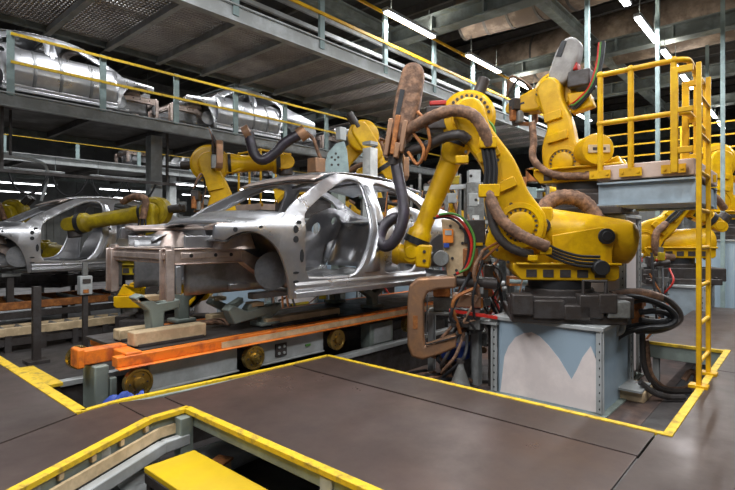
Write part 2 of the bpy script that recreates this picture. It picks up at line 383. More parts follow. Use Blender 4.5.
    fin(mb, 'firewall', 'steel_dark', solid=0.012)
    mb = MB()
    mb.grid(lambda u, v: Vector((0.50+2.9*u, (2*v-1)*0.80, 0.585+0.13*math.exp(-((2*v-1)/0.22)**2)+0.012*math.sin(u*40)+0.10*max(0, u-0.65))), 60, 24)
    fin(mb, 'floor_pan', 'steel_dark', solid=0.012)
    for y in (-0.36, 0.36):
        mb = MB(); mb.box((1.45, y, 0.545), (2.3, 0.09, 0.06)); fin(mb, 'underfloor_rail', 'steel_dark', bevel=0.01)
    for x in (0.95, 1.5):
        mb = MB(); mb.box((x, 0, 0.64), (0.12, 1.56, 0.08)); fin(mb, 'seat_crossmember', 'steel', bevel=0.02)
    mb = MB(); mb.grid(lambda u, v: Vector((2.28+0.28*v+.02*math.sin(u*20), (2*u-1)*0.66, 0.72+0.56*v)), 22, 8)
    fin(mb, 'rear_bulkhead', 'steel', solid=0.012)
    mb = MB(); mb.grid(lambda u, v: Vector((2.55+0.5*u, (2*v-1)*0.68, 1.29+0.05*u)), 6, 12); fin(mb, 'parcel_shelf', 'steel', solid=0.02)
    mb = MB(); mb.grid(lambda u, v: Vector((3.32+0.42*u, (2*v-1)*0.78, 1.25-0.02*u)), 4, 10)
    mb.grid(lambda u, v: Vector((3.72+0.04*v, (2*u-1)*0.78, 0.66+0.56*v)), 10, 6); fin(mb, 'rear_panel', 'steel', solid=0.02)
    mb = MB(); mb.box((-0.56, 0, 0.945), (0.07, 1.0, 0.11)); mb.box((-0.60, 0, 0.945), (0.02, 1.0, 0.05)); mb.box((-0.56, 0, 1.004), (0.10, 1.0, 0.012)); fin(mb, 'front_crossmember', 'steel_warm', bevel=0.01)
    mb = MB(); mb.box((0.12, 0, 0.66), (0.25, 0.95, 0.07)); fin(mb, 'axle_crossmember', 'steel_dark', bevel=0.02)
    return root

# ------------------------------------------------------------------ six-axis robots
def bolts(mb, cx, cz, r, n, y0, y1, br=0.012):
    for i in range(n):
        a = 2*PI*i/n; mb.cyl((cx+r*math.cos(a), y0, cz+r*math.sin(a)), (cx+r*math.cos(a), y1, cz+r*math.sin(a)), br, n=6)
def robot(label, loc, yaw, J2, J3, W, paint='yellow', hub=0.25, group=None, balancer=True, boot=None, bootmat='brown', balvec=(-1.15, -0.22), simple=False, studs=False, fr=(0.13, 0.095)):
    r = thing('industrial_robot', label, 'robot', loc, yaw, group)
    J2 = Vector(J2); J3 = Vector(J3); W = Vector(W)
    b = MB(); b.box((0, 0, 0.045), (1.05, 0.95, 0.09)); b.box((-0.05, 0, 0.16), (0.74, 0.78, 0.18))
    b.box((-0.46, 0.18, 0.15), (0.30, 0.42, 0.20)); b.box((0.42, 0.25, 0.14), (0.22, 0.3, 0.16))
    b.cyl((0, 0, 0.2), (0, 0, 0.31), 0.34, n=28)
    for sx in (-.46, .46):
        for sy in (-.4, .4): b.cyl((sx, sy, 0.09), (sx, sy, 0.12), 0.03, n=6)
    b.build('base_casting', 'castdark', r, bevel=0.012)
    b = MB(); b.cyl((0, 0, 0.31), (0, 0, 0.40), 0.31, n=28); b.build('slewing_ring', 'black', r)
    # turret: bottom slab with a row of pockets, cheek plates, balancer bracket
    zs = 0.40
    b = MB(); b.prism([(-0.50, zs+0.03), (-0.46, zs), (0.42, zs), (0.50, zs+0.10), (0.50, zs+0.17), (-0.50, zs+0.15)], -0.36, 0.32)
    b.box((-0.02, 0.33, zs+0.165), (0.98, 0.08, 0.025))
    b.build('turret_slab', paint, r, bevel=0.012)
    for k in range(5):
        b = MB(); b.box((-0.32+0.16*k, 0.322, zs+0.07), (0.10, 0.012, 0.075)); b.build('turret_pocket', 'castdark', r)
    jx, jz = J2
    ch = [(-0.48, zs+0.15), (0.44, zs+0.15), (0.66, zs+0.21), (jx+0.34, jz-0.20), (jx+0.27, jz+0.04), (jx+0.12, jz+0.24), (jx-0.12, jz+0.24), (jx-0.26, jz+0.05), (-0.05, jz-0.14), (-0.40, zs+0.30)]
    b = MB(); b.prism(ch, -0.30, -0.22); b.prism(ch, -0.05, 0.08); b.build('turret_cheek', paint, r, bevel=0.012)
    if balancer:
        bx = (jx-0.36, jz-0.03); bl = Vector(balvec); L = bl.length; bd = bl.normalized()
        tri = [(bx[0]+0.02, zs+0.14), (bx[0]+0.05, jz-0.1), (bx[0]-0.42, jz-0.02), (bx[0]-0.56, jz-0.06), (bx[0]-0.52, jz-0.26), (-0.46, zs+0.14)]
        b = MB(); b.prism(tri, 0.20, 0.235); b.prism(tri, -0.28, -0.25); b.build('balancer_bracket', paint, r, bevel=0.008)
        R = 0.235
        b = MB(); a = Vector((bx[0]+0.10, -0.02, bx[1]-0.01)); d = Vector((bd.x, 0, bd.y))
        b.lathe(a, d, [(0, 0.16), (0.02, R*0.96), (0.06, R), (L-0.30, R), (L-0.22, R*0.985), (L-0.16, R*0.9), (L-0.135, R*0.75), (L-0.13, 0.02)], 36)
        b.build('balancer_cylinder', paint, r, smooth=50)
        b = MB(); b.box((bx[0]+0.10, -0.02, bx[1]+0.02), (0.14, 0.42, 0.40)); b.build('balancer_head', paint, r, bevel=0.02)
        b = MB(); b.cyl((bx[0]-0.46, 0.235, jz-0.11), (bx[0]-0.46, 0.27, jz-0.11), 0.078, n=24); b.cyl((bx[0]-0.46, 0.27, jz-0.11), (bx[0]-0.46, 0.28, jz-0.11), 0.05)
        b.build('pivot_cap', 'black', r, bevel=0.008)
        b = MB(); b.cyl((bx[0]+0.13, 0.19, jz+0.0), (bx[0]+0.13, 0.235, jz+0.0), 0.072, n=24); b.build('pivot_cap', 'castdark', r, bevel=0.008)
    # J2 hub on the camera side of the arm
    b = MB(); b.cyl((jx, -0.22, jz), (jx, -0.42, jz), 0.2, n=28); b.cyl((jx, -0.42, jz), (jx, -0.62, jz), 0.12); b.build('shoulder_motor', 'castdark', r, bevel=0.01)
    # lower arm
    d = (J3-J2); L = d.length; u = d.normalized(); n = Vector((-u.y, u.x))
    mid = J2 + d*0.5 - n*0.045*L*(1 if n.x > 0 else -1)
    cp = [(jx, jz, hub), (*(J2+d*0.22-n*0.01), hub*0.86), (*mid, hub*0.60), (*(J2+d*0.8), hub*0.54), (*J3, hub*0.60)]
    b = MB(); b.prism(limb(cp), 0.09, 0.27); b.build('lower_arm', paint, r, bevel=0.03, seg=3)
    b = MB(); b.lathe((jx, 0.265, jz), (0, 1, 0), [(0, hub*0.86), (.022, hub*0.84), (.024, hub*0.66), (.008, hub*0.64), (.008, hub*0.52), (.03, hub*0.50), (.04, hub*0.4), (.04, 0.02)], 32)
    b.build('shoulder_cover', paint, r)
    if studs:
        for i in range(20):
            a = 2*PI*i/20; b = MB(); b.cyl((jx+hub*.58*math.cos(a), .27, jz+hub*.58*math.sin(a)), (jx+hub*.58*math.cos(a), .285, jz+hub*.58*math.sin(a)), .013, n=6); b.build('bolt', 'castdark', r)
    for t, w in ((0.34, 0.5), (0.62, 0.42)):
        p = J2+d*t; R3 = Matrix.Rotation(-math.atan2(u.y, u.x), 3, 'Y'); b = MB(); b.box((p.x, 0.29, p.y), (0.10, 0.05, hub*w*2), mtx=R3); b.build('cable_bracket', paint, r, bevel=0.006)
    # elbow
    j3x, j3z = J3; hb = hub*1.08
    b = MB(); b.lathe((j3x, -0.16, j3z), (0, 1, 0), [(0, hb*0.9), (.02, hb), (.20, hb), (.22, hb*0.9), (.24, hb*0.86), (.25, hb*0.62), (.235, hb*0.60), (.235, hb*0.42), (.27, hb*0.38), (.27, 0.02)], 36)
    b.build('elbow_drum', paint, r)
    for i in range(-2, 11 if studs else -2):
        a = math.radians(30+14*i); b = MB(); b.cyl((j3x+hb*0.74*math.cos(a), 0.08, j3z+hb*0.74*math.sin(a)), (j3x+hb*0.74*math.cos(a), 0.096, j3z+hb*0.74*math.sin(a)), 0.017, n=8); b.build('bolt', 'castdark', r)
    f = (W-J3); fl = f.length; fu = f.normalized(); fn = Vector((-fu.y, fu.x))
    off = -0.0
    s0 = J3 + fu*hub*0.55
    b = MB()
    b.prism(limb([(*(J3-fu*0.10), hub*0.62), (*(J3+fu*hub*0.9), hub*0.60), (*(J3+fu*hub*1.5), hub*0.50)]), -0.20, 0.06)
    b.build('elbow_casing', paint, r, bevel=0.03, seg=3)
    b = MB(); q = J3-fu*hub*0.6
    for yy in (-0.15, -0.02): b = MB(); b.cyl((q.x, yy, q.y), (q.x-fu.x*0.30, yy, q.y-fu.y*0.30), 0.062); b.build('wrist_motor', 'castdark', r, bevel=0.012)
    V = lambda p, y: Vector((p.x, y, p.y))
    A = V(J3+fu*hub*1.1, -0.06); D = V(fu, 0); l = fl-hub*1.1-0.10
    b = MB(); b.lathe(A, D, [(0, fr[0]*1.25), (l*0.12, fr[0]*1.08), (l*0.2, fr[0]), (l*0.84, fr[1]), (l*0.90, fr[1]*1.1), (l*0.93, fr[1]*1.4), (l, fr[1]*1.45)], 26)
    b.build('forearm', paint, r)
    b = MB(); b.lathe(A-D*0.03, D, [(0, fr[0]*1.3), (0.05, fr[0]*1.3)], 26); b.build('forearm_seal', 'black', r)
    b = MB(); E0 = A+D*l; b.lathe(E0-D*.01, D, [(0, fr[1]*1.52), (0.075, fr[1]*1.52)], 26); b.build('wrist_collar', 'black', r)
    b = MB(); b.lathe(E0+D*0.05, D, [(0, fr[1]*1.35), (0.08, fr[1]*1.3), (0.10, fr[1]*1.05), (0.13, fr[1]*1.0)], 20)
    b.prism(limb([(*(W-fu*0.04), fr[1]*0.95), (*(W+fu*0.09), fr[1]*0.95)]), -0.06-fr[1]*1.25, -0.06+fr[1]*1.25)
    b.cyl((W.x+fu.x*0.06, 0.04, W.y+fu.y*0.06), (W.x+fu.x*0.06, 0.07, W.y+fu.y*0.06), fr[1]*0.8)
    b.build('wrist_block', paint, r, bevel=0.012)
    c = W+fu*0.05+fn*(-0.16 if fn.x > 0 else 0.16)
    b = MB(); e = fn*(-1 if fn.x > 0 else 1); b.cyl(V(W+fu*0.06, -0.06), V(W+fu*0.06+e*0.22, -0.06), fr[1]*0.95); b.build('tool_flange', 'castdark', r, bevel=0.01)
    # dress pack along the arms
    if not simple:
        p = [V(J2-d*0.02+Vector((-0.42, -0.22)), 0.33), V(J2+Vector((-0.16, -0.17)), 0.38), V(J2+d*0.2, 0.42), V(J2+d*0.45, 0.36), V(J2+d*0.8, 0.36), V(J3+u*hub*0.75, 0.30), V(J3+fu*0.25+u*0.26, 0.2), V(J3+fu*0.5+u*0.22, 0.12)]
        b = MB(); b.tube(p[:4], 0.055, ribs=0.04); b.build('hose_sleeve', 'brown', r)
        b = MB(); b.tube(p[4:], 0.055, ribs=0.04); b.build('hose_sleeve', 'brown', r)
        b = MB()
        for k in range(4):
            o = Vector((0.03*(k-1.5), 0.01*(k % 2), 0)); b.tube([p[3]+o, (p[3]+p[4])/2+o*1.3, p[4]+o], 0.014, 6)
        b.build('cable', 'black', r)
    if boot:
        a, e, rr = boot; a = Vector(a); e = Vector(e); dd = (e-a); n2 = Vector((-dd.y, dd.x)).normalized()
        b = MB(); b.prism(limb([(*a, rr), (*((a+e)/2), rr*1.03), (*(e-dd.normalized()*rr), rr*0.9)]), 0.0, 0.22); b.build('hose_cover', bootmat, r, bevel=0.035, seg=3)
        b = MB(); m2 = a+dd*0.62-n2*rr*0.9*0
        R3 = Matrix.Rotation(-math.atan2(dd.y, dd.x), 3, 'Y'); b.box((m2.x-n2.x*rr*0.55, 0.225, m2.y-n2.y*rr*0.55), (dd.length*0.42, 0.012, rr*0.45), mtx=R3); b.build('cover_slot', 'black', r)
    return r
def pedestal(label, loc, size, h, rz=0, group=None, m='pale', name='robot_pedestal', sheet=None):
    """sheet steel plinth: shell, top plate, perforated corner strips, foot"""
    r = thing(name, label, 'pedestal', loc, rz, group)
    w, d = size
    b = MB(); pts = []
    for (sx, sy) in ((1, 1), (-1, 1), (-1, -1), (1, -1)):
        a0 = {(1, 1): 0, (-1, 1): 90, (-1, -1): 180, (1, -1): 270}[(sx, sy)]
        for k in range(5):
            a = math.radians(a0+90*k/4); pts.append((sx*(w/2-.09)+.09*math.cos(a), sy*(d/2-.09)+.09*math.sin(a)))
    b.slab(pts, 0.02, h-0.04); b.build('shell', m, r)
    if sheet:  # thin pinkish-white patch of the given outline on the front face
        b = MB(); b.prism([(y-loc[1], z-loc[2]) for y, z in sheet], -w/2-.004, -w/2+.004, lambda x, y, z: Vector((y, x, z))); b.build('scalloped_patch', 'sheet', r)
    b = MB(); b.box((0, 0, h-0.02), (w+0.07, d+0.07, 0.04)); b.build('top_plate', 'beam', r, bevel=0.006)
    b = MB(); b.box((0, 0, 0.01), (w+0.12, d+0.12, 0.02)); b.build('foot_plate', 'greygreen', r)
    for sx, sy in ((-1, -1), (1, -1), (-1, 1), (1, 1)):
        b = MB(); b.box((sx*(w/2+0.0), sy*(d/2+0.012), h/2), (0.07, 0.012, h-0.06)); b.box((sx*(w/2+0.012), sy*(d/2-0.0), h/2), (0.012, 0.07, h-0.06))
        s = b.build('corner_strip', 'beam', r)
        b = MB()
        for k in range(int((h-0.1)/0.075)):
            z = 0.07+0.075*k; b.cyl((sx*(w/2), sy*(d/2+0.017), z), (sx*(w/2), sy*(d/2+0.0195), z), 0.011, n=8); b.cyl((sx*(w/2+0.017), sy*d/2, z), (sx*(w/2+0.0195), sy*d/2, z), 0.011, n=8)
        b.build('strip_holes', 'black', s)
    return r

# ------------------------------------------------------------------ the hall shell
struct(MB().box((14, 10, -0.575), (46, 50, 0.05)), 'floor', 'floor')
struct(MB().box((6.5, 2.4, -0.547), (6.4, 2.6, 0.006)), 'floor_pit', 'pit')
struct(MB().box((14, 33, 3.5), (46, 0.2, 8.2)), 'wall_back', 'wall')
struct(MB().box((36, 10, 3.5), (0.2, 46, 8.2)), 'wall_right', 'wall')
struct(MB().box((14, 12, 7.6), (46, 42, 0.1)), 'ceiling', 'roofdark')
mb = MB()
for k in range(46): mb.box((-8+k, 32.86, 3.5), (0.10, 0.06, 8.0))
struct(mb, 'trim_1', 'wall')
mb = MB()
for k in range(46): mb.box((35.86, -12+k, 3.5), (0.06, 0.10, 8.0))
struct(mb, 'trim_2', 'wall')

def roof_beam(a, b, w, h, label, m='girder', braces=True):
    t = thing('roof_girder', label, 'girder', a)
    A, Bv = Vector((0, 0, 0)), Vector(b)-Vector(a)
    q = MB(); q.beam((A+Vector((0, 0, h/2))), Bv+Vector((0, 0, h/2)), w, 0.035); q.build('top_flange', m, t)
    q = MB(); q.beam((A-Vector((0, 0, h/2))), Bv-Vector((0, 0, h/2)), w, 0.035); q.build('bottom_flange', m, t)
    q = MB(); q.beam(A, Bv, 0.03, h); 
    if braces:
        L = Bv.length; n = int(L/1.1); u = Bv.normalized()
        pr = Vector((-u.y, u.x, 0))
        for k in range(n+1): q.beam(u*(k*L/n)+pr*w*0.25-Vector((0, 0, h/2)), u*(k*L/n)+pr*w*0.25+Vector((0, 0, h/2)), 0.04, w*0.45)
    q.build('web', m, t)
    return t
for i, (x, z) in enumerate([(4.6, 6.55), (8.4, 5.35), (12.6, 5.55), (16.4, 5.6), (20.5, 5.7), (26, 5.8)]):
    roof_beam((x, -8, z), (x, 26, z), 0.30, 0.30 if i else 0.36, f'{["nearest","second","third","fourth","fifth","farthest"][i]} of the grey cross girders running right to left under the dark roof')
for i, (y, z) in enumerate([(-1.0, 5.9), (3.9, 5.75), (7.4, 5.9), (12.0, 6.6), (18, 6.6)]):
    roof_beam((0, y, z), (34, y, z), 0.18, 0.24, ['long roof girder at far right running away above the ladder', 'long grey girder running away above the grey hose cover', 'long girder over the near mezzanine handrail', 'long girder above the upper deck with car bodies', 'long girder far back above the left decks'][i], 'girder' if i < 3 else 'girderdark')
mb = MB()
for k in range(30): mb.beam((1+k*1.15, -8, 7.44), (1+k*1.15, 30, 7.44), 0.09, 0.22)
tag(mb.build('roof_purlin', 'girderdark'), 'many thin dark purlins under the roof sheet', 'purlins', kind='stuff')

def duct(pts, r, label, name='wrapped_duct'):
    t = thing(name, label, 'duct', pts[0]); o = Vector(pts[0])
    q = MB(); q.tube([Vector(p)-o for p in pts], r, 20, 8); q.build('wrapping', 'duct', t)
    P = catmull([Vector(p)-o for p in pts], 3)
    for a, b in zip(P, P[1:]):
        d = (b-a).normalized(); q = MB(); q.cyl(a-d*0.03, a+d*0.03, r*1.02, n=22); q.build('strap', 'girderdark', t)
    return t
duct([(10.5, 6.2, 6.45), (10.8, 4.4, 6.5), (10.6, 1.6, 6.45), (10.8, -5, 6.5)], 0.60, 'fat cloth-wrapped brown duct under the roof behind the lit tubes')
duct([(14.5, 11.3, 6.4), (14.6, 6, 6.45), (14.4, 1, 6.4), (14.6, -6, 6.45)], 0.68, 'second wrapped duct farther back across the roof')
duct([(7.0, 6.2, 6.5), (7.1, 3, 6.55), (7.0, -1, 6.5), (7.1, -5, 6.5)], 0.45, 'nearest wrapped brown duct under the roof above the upright robot')
for i in range(4):
    mb = MB(); mb.tube([(2, 7.9+0.16*i, 6.2), (9, 7.9+0.16*i, 6.2), (24, 7.9+0.16*i, 6.2)], 0.045, 8, 2)
    tag(mb.build('overhead_pipe', 'girder'), 'one of four parallel grey pipes under the roof above the mesh mezzanine', 'pipe', 'pipes above the mezzanine')

# ------------------------------------------------------------------ lamps
def lamp(x, y, z, label, L=1.5, power=55, group=None, light=True, up=0.15):
    t = thing('tube_light', label, 'light', (x, y, z), 0, group)
    q = MB(); q.box((0, 0, 0.05), (L+0.08, 0.13, 0.06)); q.build('housing', 'lampbody', t, bevel=0.01)
    q = MB(); q.box((0, 0, 0.005), (L, 0.10, 0.03)); q.build('tube', 'tube', t)
    for s in (-1, 1): q = MB(); q.cyl((s*L*0.4, 0, 0.08), (s*L*0.4, 0, 0.5), 0.008, n=6); q.build('hanger', 'girder', t)
    if light:
        ld = bpy.data.lights.new('tube_glow', 'AREA'); ld.shape = 'RECTANGLE'; ld.size = L; ld.size_y = 0.10; ld.energy = power; ld.color = (0.95, 0.97, 1.0)
        lo = bpy.data.objects.new('tube_glow', ld); COL.objects.link(lo); lo.parent = t; lo.location = (0, 0, -0.02)
    if light and up:  # upward fill light added above the housing to brighten the ceiling
        ld = bpy.data.lights.new('added_ceiling_fill', 'AREA'); ld.shape = 'RECTANGLE'; ld.size = L; ld.size_y = 0.08; ld.energy = power*up; ld.color = (1.0, 0.93, 0.85)
        lo = bpy.data.objects.new('added_ceiling_fill', ld); COL.objects.link(lo); lo.parent = t; lo.location = (0, 0, 0.095); lo.rotation_euler.x = PI
    return t
PW = 88
for k, x in enumerate([6.5, 8.7, 10.86, 13.0, 15.2, 17.4, 19.6, 21.8]):
    lamp(x, 2.34, 5.1, f'{ORD[k]} lit tube from the front in the row leading away above the yellow ladder', power=PW)
for k, x in enumerate([7.65, 10.5, 12.7, 15.0, 17.3]):
    lamp(x, 5.64, 5.1, f'{ORD[k]} lit tube from the front in the row beside the near mezzanine handrail', power=PW)
for k, x in enumerate([11, 13.5, 16, 18.5]):
    lamp(x, -1.2, 5.1, f'{ORD[k]} lit tube from the front in the row at the far right', power=PW)
# rows above the photographer: same lamps, outside the picture
for k, (x, y) in enumerate([(1.2, 2.3), (3.6, 2.3), (-1.0, 0.3), (1.4, -0.6), (3.8, -0.8), (6.2, -1.2), (8.6, -1.2), (-1.2, 4.5), (1.0, 5.0), (-1.5, 2.2)]):
    lamp(x, y, 5.1, 'lit tube hanging over the raised walkway on the near side', power=PW*1.0, group='tubes over the walkway')
n = 0
for y, xs in ((16.6, (4.2, 6.9, 9.6, 12.3, 15.0)), (20.5, (5.2, 8.6, 12.0, 15.4)), (24.5, (6, 10.5, 15))):
    for k, x in enumerate(xs):
        lamp(x, y, 2.95, f'{ORD[k]} lit tube from the left in the {dict([(16.6,"nearest"),(20.5,"middle"),(24.5,"farthest")])[y]} row under the left decks', L=1.9, power=45, up=0)
for k, x in enumerate((1.5, 4.0, 6.5, 9.0, 11.5)):
    lamp(x, 10.3, 5.75, f'{ORD[k]} lit tube from the left above the car bodies on the upper deck', power=PW*.6, up=0)
for k, x in enumerate((3.5, 7.0, 10.5, 14.0)):  # hidden fill row, added to brighten the farther deck's edge and bodies
    lamp(x, 16.4, 6.0, f'{ORD[k]} unseen fill tube from the left, added to light the farther left deck', power=PW*1.2, up=0)

# ------------------------------------------------------------------ mezzanines
def guardrail(name, label, a, b, n, h, posts, rails, zr, pw=0.06, cat='railing'):
    """posts on a line from a to b with rails at heights zr"""
    t = thing(name, label, cat, a); A = Vector((0, 0, 0)); Bv = Vector(b)-Vector(a)
    for k in range(n):
        p = Bv*(k/(n-1)); q = MB(); q.box(p+Vector((0, 0, h/2)), (pw, pw*0.6, h)); q.box(p+Vector((0, -pw*.45, h/2)), (pw*1.3, 0.012, h)); q.build('post', posts, t)
    for z in zr:
        q = MB(); q.beam(A+Vector((0, -0.05, z)), Bv+Vector((0, -0.05, z)), 0.03, 0.05); q.build('rail', rails, t)
    return t
# M1: mesh walkway hung over the line
t = thing('mesh_mezzanine', 'near mesh-floored grey mezzanine hanging over the car line', 'mezzanine', (9, 7.2, 4.05))
q = MB(); q.beam((-7.6, -1.35, 0.08), (7, -1.35, 0.08), 0.05, 0.22); q.beam((-7.6, -1.36, -0.03), (7, -1.36, -0.03), 0.12, 0.02); q.beam((-7.6, -1.36, 0.19), (7, -1.36, 0.19), 0.12, 0.02); q.build('edge_beam', 'beam', t)
q = MB(); q.beam((-7.6, 1.08, 0.09), (7, 1.08, 0.09), 0.08, 0.14); q.build('edge_beam', 'girder', t)
for k in range(18):
    q = MB(); x = -7.45+0.82*k; q.beam((x, -1.35, 0.03), (x, 1.08, 0.03), 0.05, 0.09); q.beam((x, -1.35, -0.02), (x, 1.08, -0.02), 0.075, 0.014); q.build('cross_beam', 'beam', t)
q = MB()
for k in range(290): q.box((-7.6+k*0.0503, -0.14, 0.115), (0.029, 2.40, 0.022))
for k in range(34): q.box((-0.3, -1.3+k*0.072, 0.098), (14.6, 0.022, 0.010))
q.build('mesh_floor', 'grate', t)
guardrail('mezzanine_railing', 'teal posts with yellow rails along the near edge of the mesh mezzanine', (2.3, 5.84, 4.10), (15.1, 5.84, 4.10), 9, 1.15, 'bluegreen', 'safety', (0.55, 1.08), 0.075)
guardrail('mezzanine_railing', 'teal posts with yellow rails on the far edge of the mesh mezzanine', (1.6, 8.26, 4.2), (15.1, 8.26, 4.2), 7, 1.1, 'bluegreen', 'safety', (0.55, 1.08), 0.06)
t = thing('hanger_post', 'tall teal post hanging from a roof girder at the right of the mesh mezzanine', 'post', (12.6, 5.80, 4.0))
q = MB(); q.box((0, 0, 0.75), (0.10, 0.08, 1.5)); q.build('post', 'bluegreen', t); q = MB(); q.box((0, 0, 1.45), (0.2, 0.2, 0.02)); q.build('plate', 'bluegreen', t)
t = thing('cable_rail', 'twin grey conduit rails running along behind the near mezzanine handrail', 'rail', (9, 6.5, 4.75))
for dz in (0, 0.25):
    q = MB(); q.beam((-8, 0, dz), (8, 0, dz), 0.05, 0.07); q.build('rail', 'beam', t)
# M2: deck with bodies, M3: deck behind
def deck(label, y0, y1, z, x0, x1, name='upper_deck', cb=1.55):
    t = thing(name, label, 'mezzanine', ((x0+x1)/2, y0, z)); w = (x1-x0)/2
    q = MB(); q.box((0, (y1-y0)/2, -0.03), (2*w, y1-y0, 0.06)); q.build('floor_sheet', 'girderdark', t)
    q = MB(); q.beam((-w, 0, -0.07), (w, 0, -0.07), 0.03, 0.22); q.beam((-w, -0.03, 0.05), (w, -0.03, 0.05), 0.12, 0.02); q.beam((-w, -0.03, -0.18), (w, -0.03, -0.18), 0.12, 0.02); q.build('edge_beam', 'beam', t)
    q = MB(); q.beam((-w, y1-y0, -0.1), (w, y1-y0, -0.1), 0.1, 0.2); q.build('edge_beam', 'girder', t)
    for k in range(int(2*w/cb)+1):
        q = MB(); q.beam((-w+0.2+k*cb, 0, -0.12), (-w+0.2+k*cb, y1-y0, -0.12), 0.08, 0.12); q.build('cross_beam', 'girderdark', t)
    return t
deck('left upper deck carrying shiny car bodies behind a yellow rail', 10.65, 13.4, 3.60, -1, 17)
guardrail('mezzanine_railing', 'teal posts and yellow rails in front of the shiny car bodies on the upper deck', (2.46, 10.62, 3.62), (16.4, 10.62, 3.62), 10, 1.12, 'bluegreen', 'stripe', (0.58, 1.08), 0.09)
deck('farther left deck below and behind the one carrying shiny car bodies', 18.0, 23.0, 3.60, 0, 24, cb=2.2)
guardrail('mezzanine_railing', 'small distant teal posts and yellow rails on the farther left deck', (2.0, 17.96, 3.62), (22, 17.96, 3.62), 11, 1.0, 'bluegreen', 'stripe', (0.55, 0.98), 0.09)
for k, (x, y, l) in enumerate([(5.36, 11.25, 'grey steel column left of the arched robot under the upper deck'), (13.2, 10.9, 'grey steel column under the upper deck behind the car roof'), (3.2, 18.3, 'thin distant column under the farther left deck'), (9.4, 18.3, 'distant column near the lit tubes under the farther left deck'), (13.6, 8.45, 'grey column at the far end of the mesh mezzanine')]):
    t = thing('steel_column', l, 'column', (x, y, -0.55)); h = 3.95 if y > 9 else 4.5
    q = MB(); q.beam((0, 0, 0), (0, 0, h), 0.03, 0.26); q.beam((-0.12, 0, 0), (-0.12, 0, h), 0.26*0.99, 0.02); q.beam((0.12, 0, 0), (0.12, 0, h), 0.26*0.99, 0.02)
    q.box((0, -0.13, h/2), (0.26, 0.02, h)); q.build('shaft', 'beam', t); q = MB(); q.box((0, 0, 0.02), (0.45, 0.45, 0.04)); q.build('base_plate', 'beam', t)

# ------------------------------------------------------------------ raised walkway
W0 = thing('raised_walkway', 'brown tread-plate raised walkway with yellow edges around the robot pit', 'walkway', (2.4, 2, -0.55))
def on(mb, name, m, **k):
    bmesh.ops.translate(mb.bm, verts=mb.bm.verts, vec=(-2.4, -2, 0.55)); return mb.build(name, m, W0, **k)
g = 0.006
def plate(poly, m='tread', z=0.0): on(MB().slab(poly, z-0.012, z), 'deck_plate', m, bevel=0.002, smooth=0)
plate([(1.66, 0.645), (2.775, 0.645), (2.775, 3.0), (2.79, 3.33), (1.66, 3.33)])
plate([(2.79, 0.645), (3.17, 0.645), (3.22, 3.31), (2.805, 3.33)], 'tread2')
plate([(1.66, -2.5), (5.0, -2.5), (5.0, 0.60), (3.17, 0.60), (3.17, 0.633), (1.66, 0.633)], 'tread2')
plate([(5.012, -2.5), (9.5, -2.5), (9.5, 0.58), (5.012, 0.60)], 'tread2')
plate([(1.40, 3.0), (1.648, 3.0), (1.648, 3.33), (1.40, 3.44)])
plate([(0.2, 2.41), (0.64, 2.60), (1.39, 2.985), (1.39, 3.44), (1.20, 3.42), (0.2, 3.02)])
plate([(-3, 1.9), (0.19, 2.4), (0.19, 3.0), (-3, 2.0)], 'tread2')
plate([(1.14, 3.415), (0.2, 3.035), (-3, 2.1), (-3, 5.6), (1.17, 5.6)], 'tread2')
plate([(1.17, 5.612), (-3, 5.612), (-3, 8.3), (1.17, 8.3)], 'tread2')
plate([(5.92, 0.592), (9.5, 0.592), (9.5, 1.30), (5.92, 1.30)], 'tread2')
def strip(a, b, w=0.05, m='stripe', z=0.004): 
    q = MB(); q.beam((*a, z-0.012), (*b, z-0.012), w, 0.03); on(q, 'edge_strip', m, bevel=0.003)
strip((1.645, 0.66), (1.645, 3.0)); strip((1.66, 3.005), (1.40, 2.995)); strip((1.40, 2.995), (0.64, 2.60), 0.055); strip((0.64, 2.60), (0.19, 2.40), 0.055); strip((0.19, 2.40), (-3, 1.9), 0.055)
strip((3.235, 3.35), (3.19, 0.56), 0.04); strip((3.17, 0.585), (5.95, 0.585), 0.05); strip((5.9, 0.6), (5.9, 1.34), 0.04)
strip((3.235, 3.345), (2.6, 3.36), 0.035); strip((2.6, 3.36), (1.42, 3.475), 0.04); strip((1.42, 3.475), (1.17, 3.44), 0.04); strip((1.17, 3.43), (1.195, 8.3), 0.075)
strip((0.05, 4.55), (-0.15, 5.2), 0.22)
def skirt(a, b, h=0.15, m='greygreen', w=0.04, z=-0.012):
    q = MB(); q.beam((*a, z-h/2), (*b, z-h/2), w, h); on(q, 'edge_beam', m, bevel=0.004)
skirt((1.665, 0.66), (1.665, 3.02), 0.085); skirt((1.645, 3.025), (1.40, 3.015)); skirt((1.40, 3.015), (0.64, 2.62)); skirt((0.64, 2.62), (0.19, 2.42)); skirt((0.19, 2.42), (-3, 1.92))
skirt((3.21, 3.33), (3.17, 0.6)); skirt((3.2, 0.56), (5.95, 0.56)); skirt((5.92, 0.6), (5.92, 1.30)); skirt((3.2, 3.32), (1.4, 3.44)); skirt((1.15, 3.44), (1.17, 8.3)); skirt((9.5, -2.5), (9.5, 1.3))
for (a, b) in (((1.45, 2.93), (0.64, 2.515)), ((0.64, 2.515), (0.0, 2.24)), ((1.62, 2.94), (1.45, 2.93))):
    q = MB(); q.beam((*a, -0.17), (*b, -0.17), 0.06, 0.07); on(q, 'handrail_channel', 'beam', bevel=0.008)
    q = MB(); q.beam((a[0], a[1]+0.05, -0.10), (b[0], b[1]+0.05, -0.10), 0.02, 0.06); on(q, 'kick_board', 'cream')
for k in range(5):
    f = k/4; x = 1.36-0.72*f; y = 2.965-0.37*f; q = MB(); q.box((x, y+.0, -0.045), (0.03, 0.03, 0.035), rz=0.48); on(q, 'hinge_bracket', 'cream', bevel=0.004)
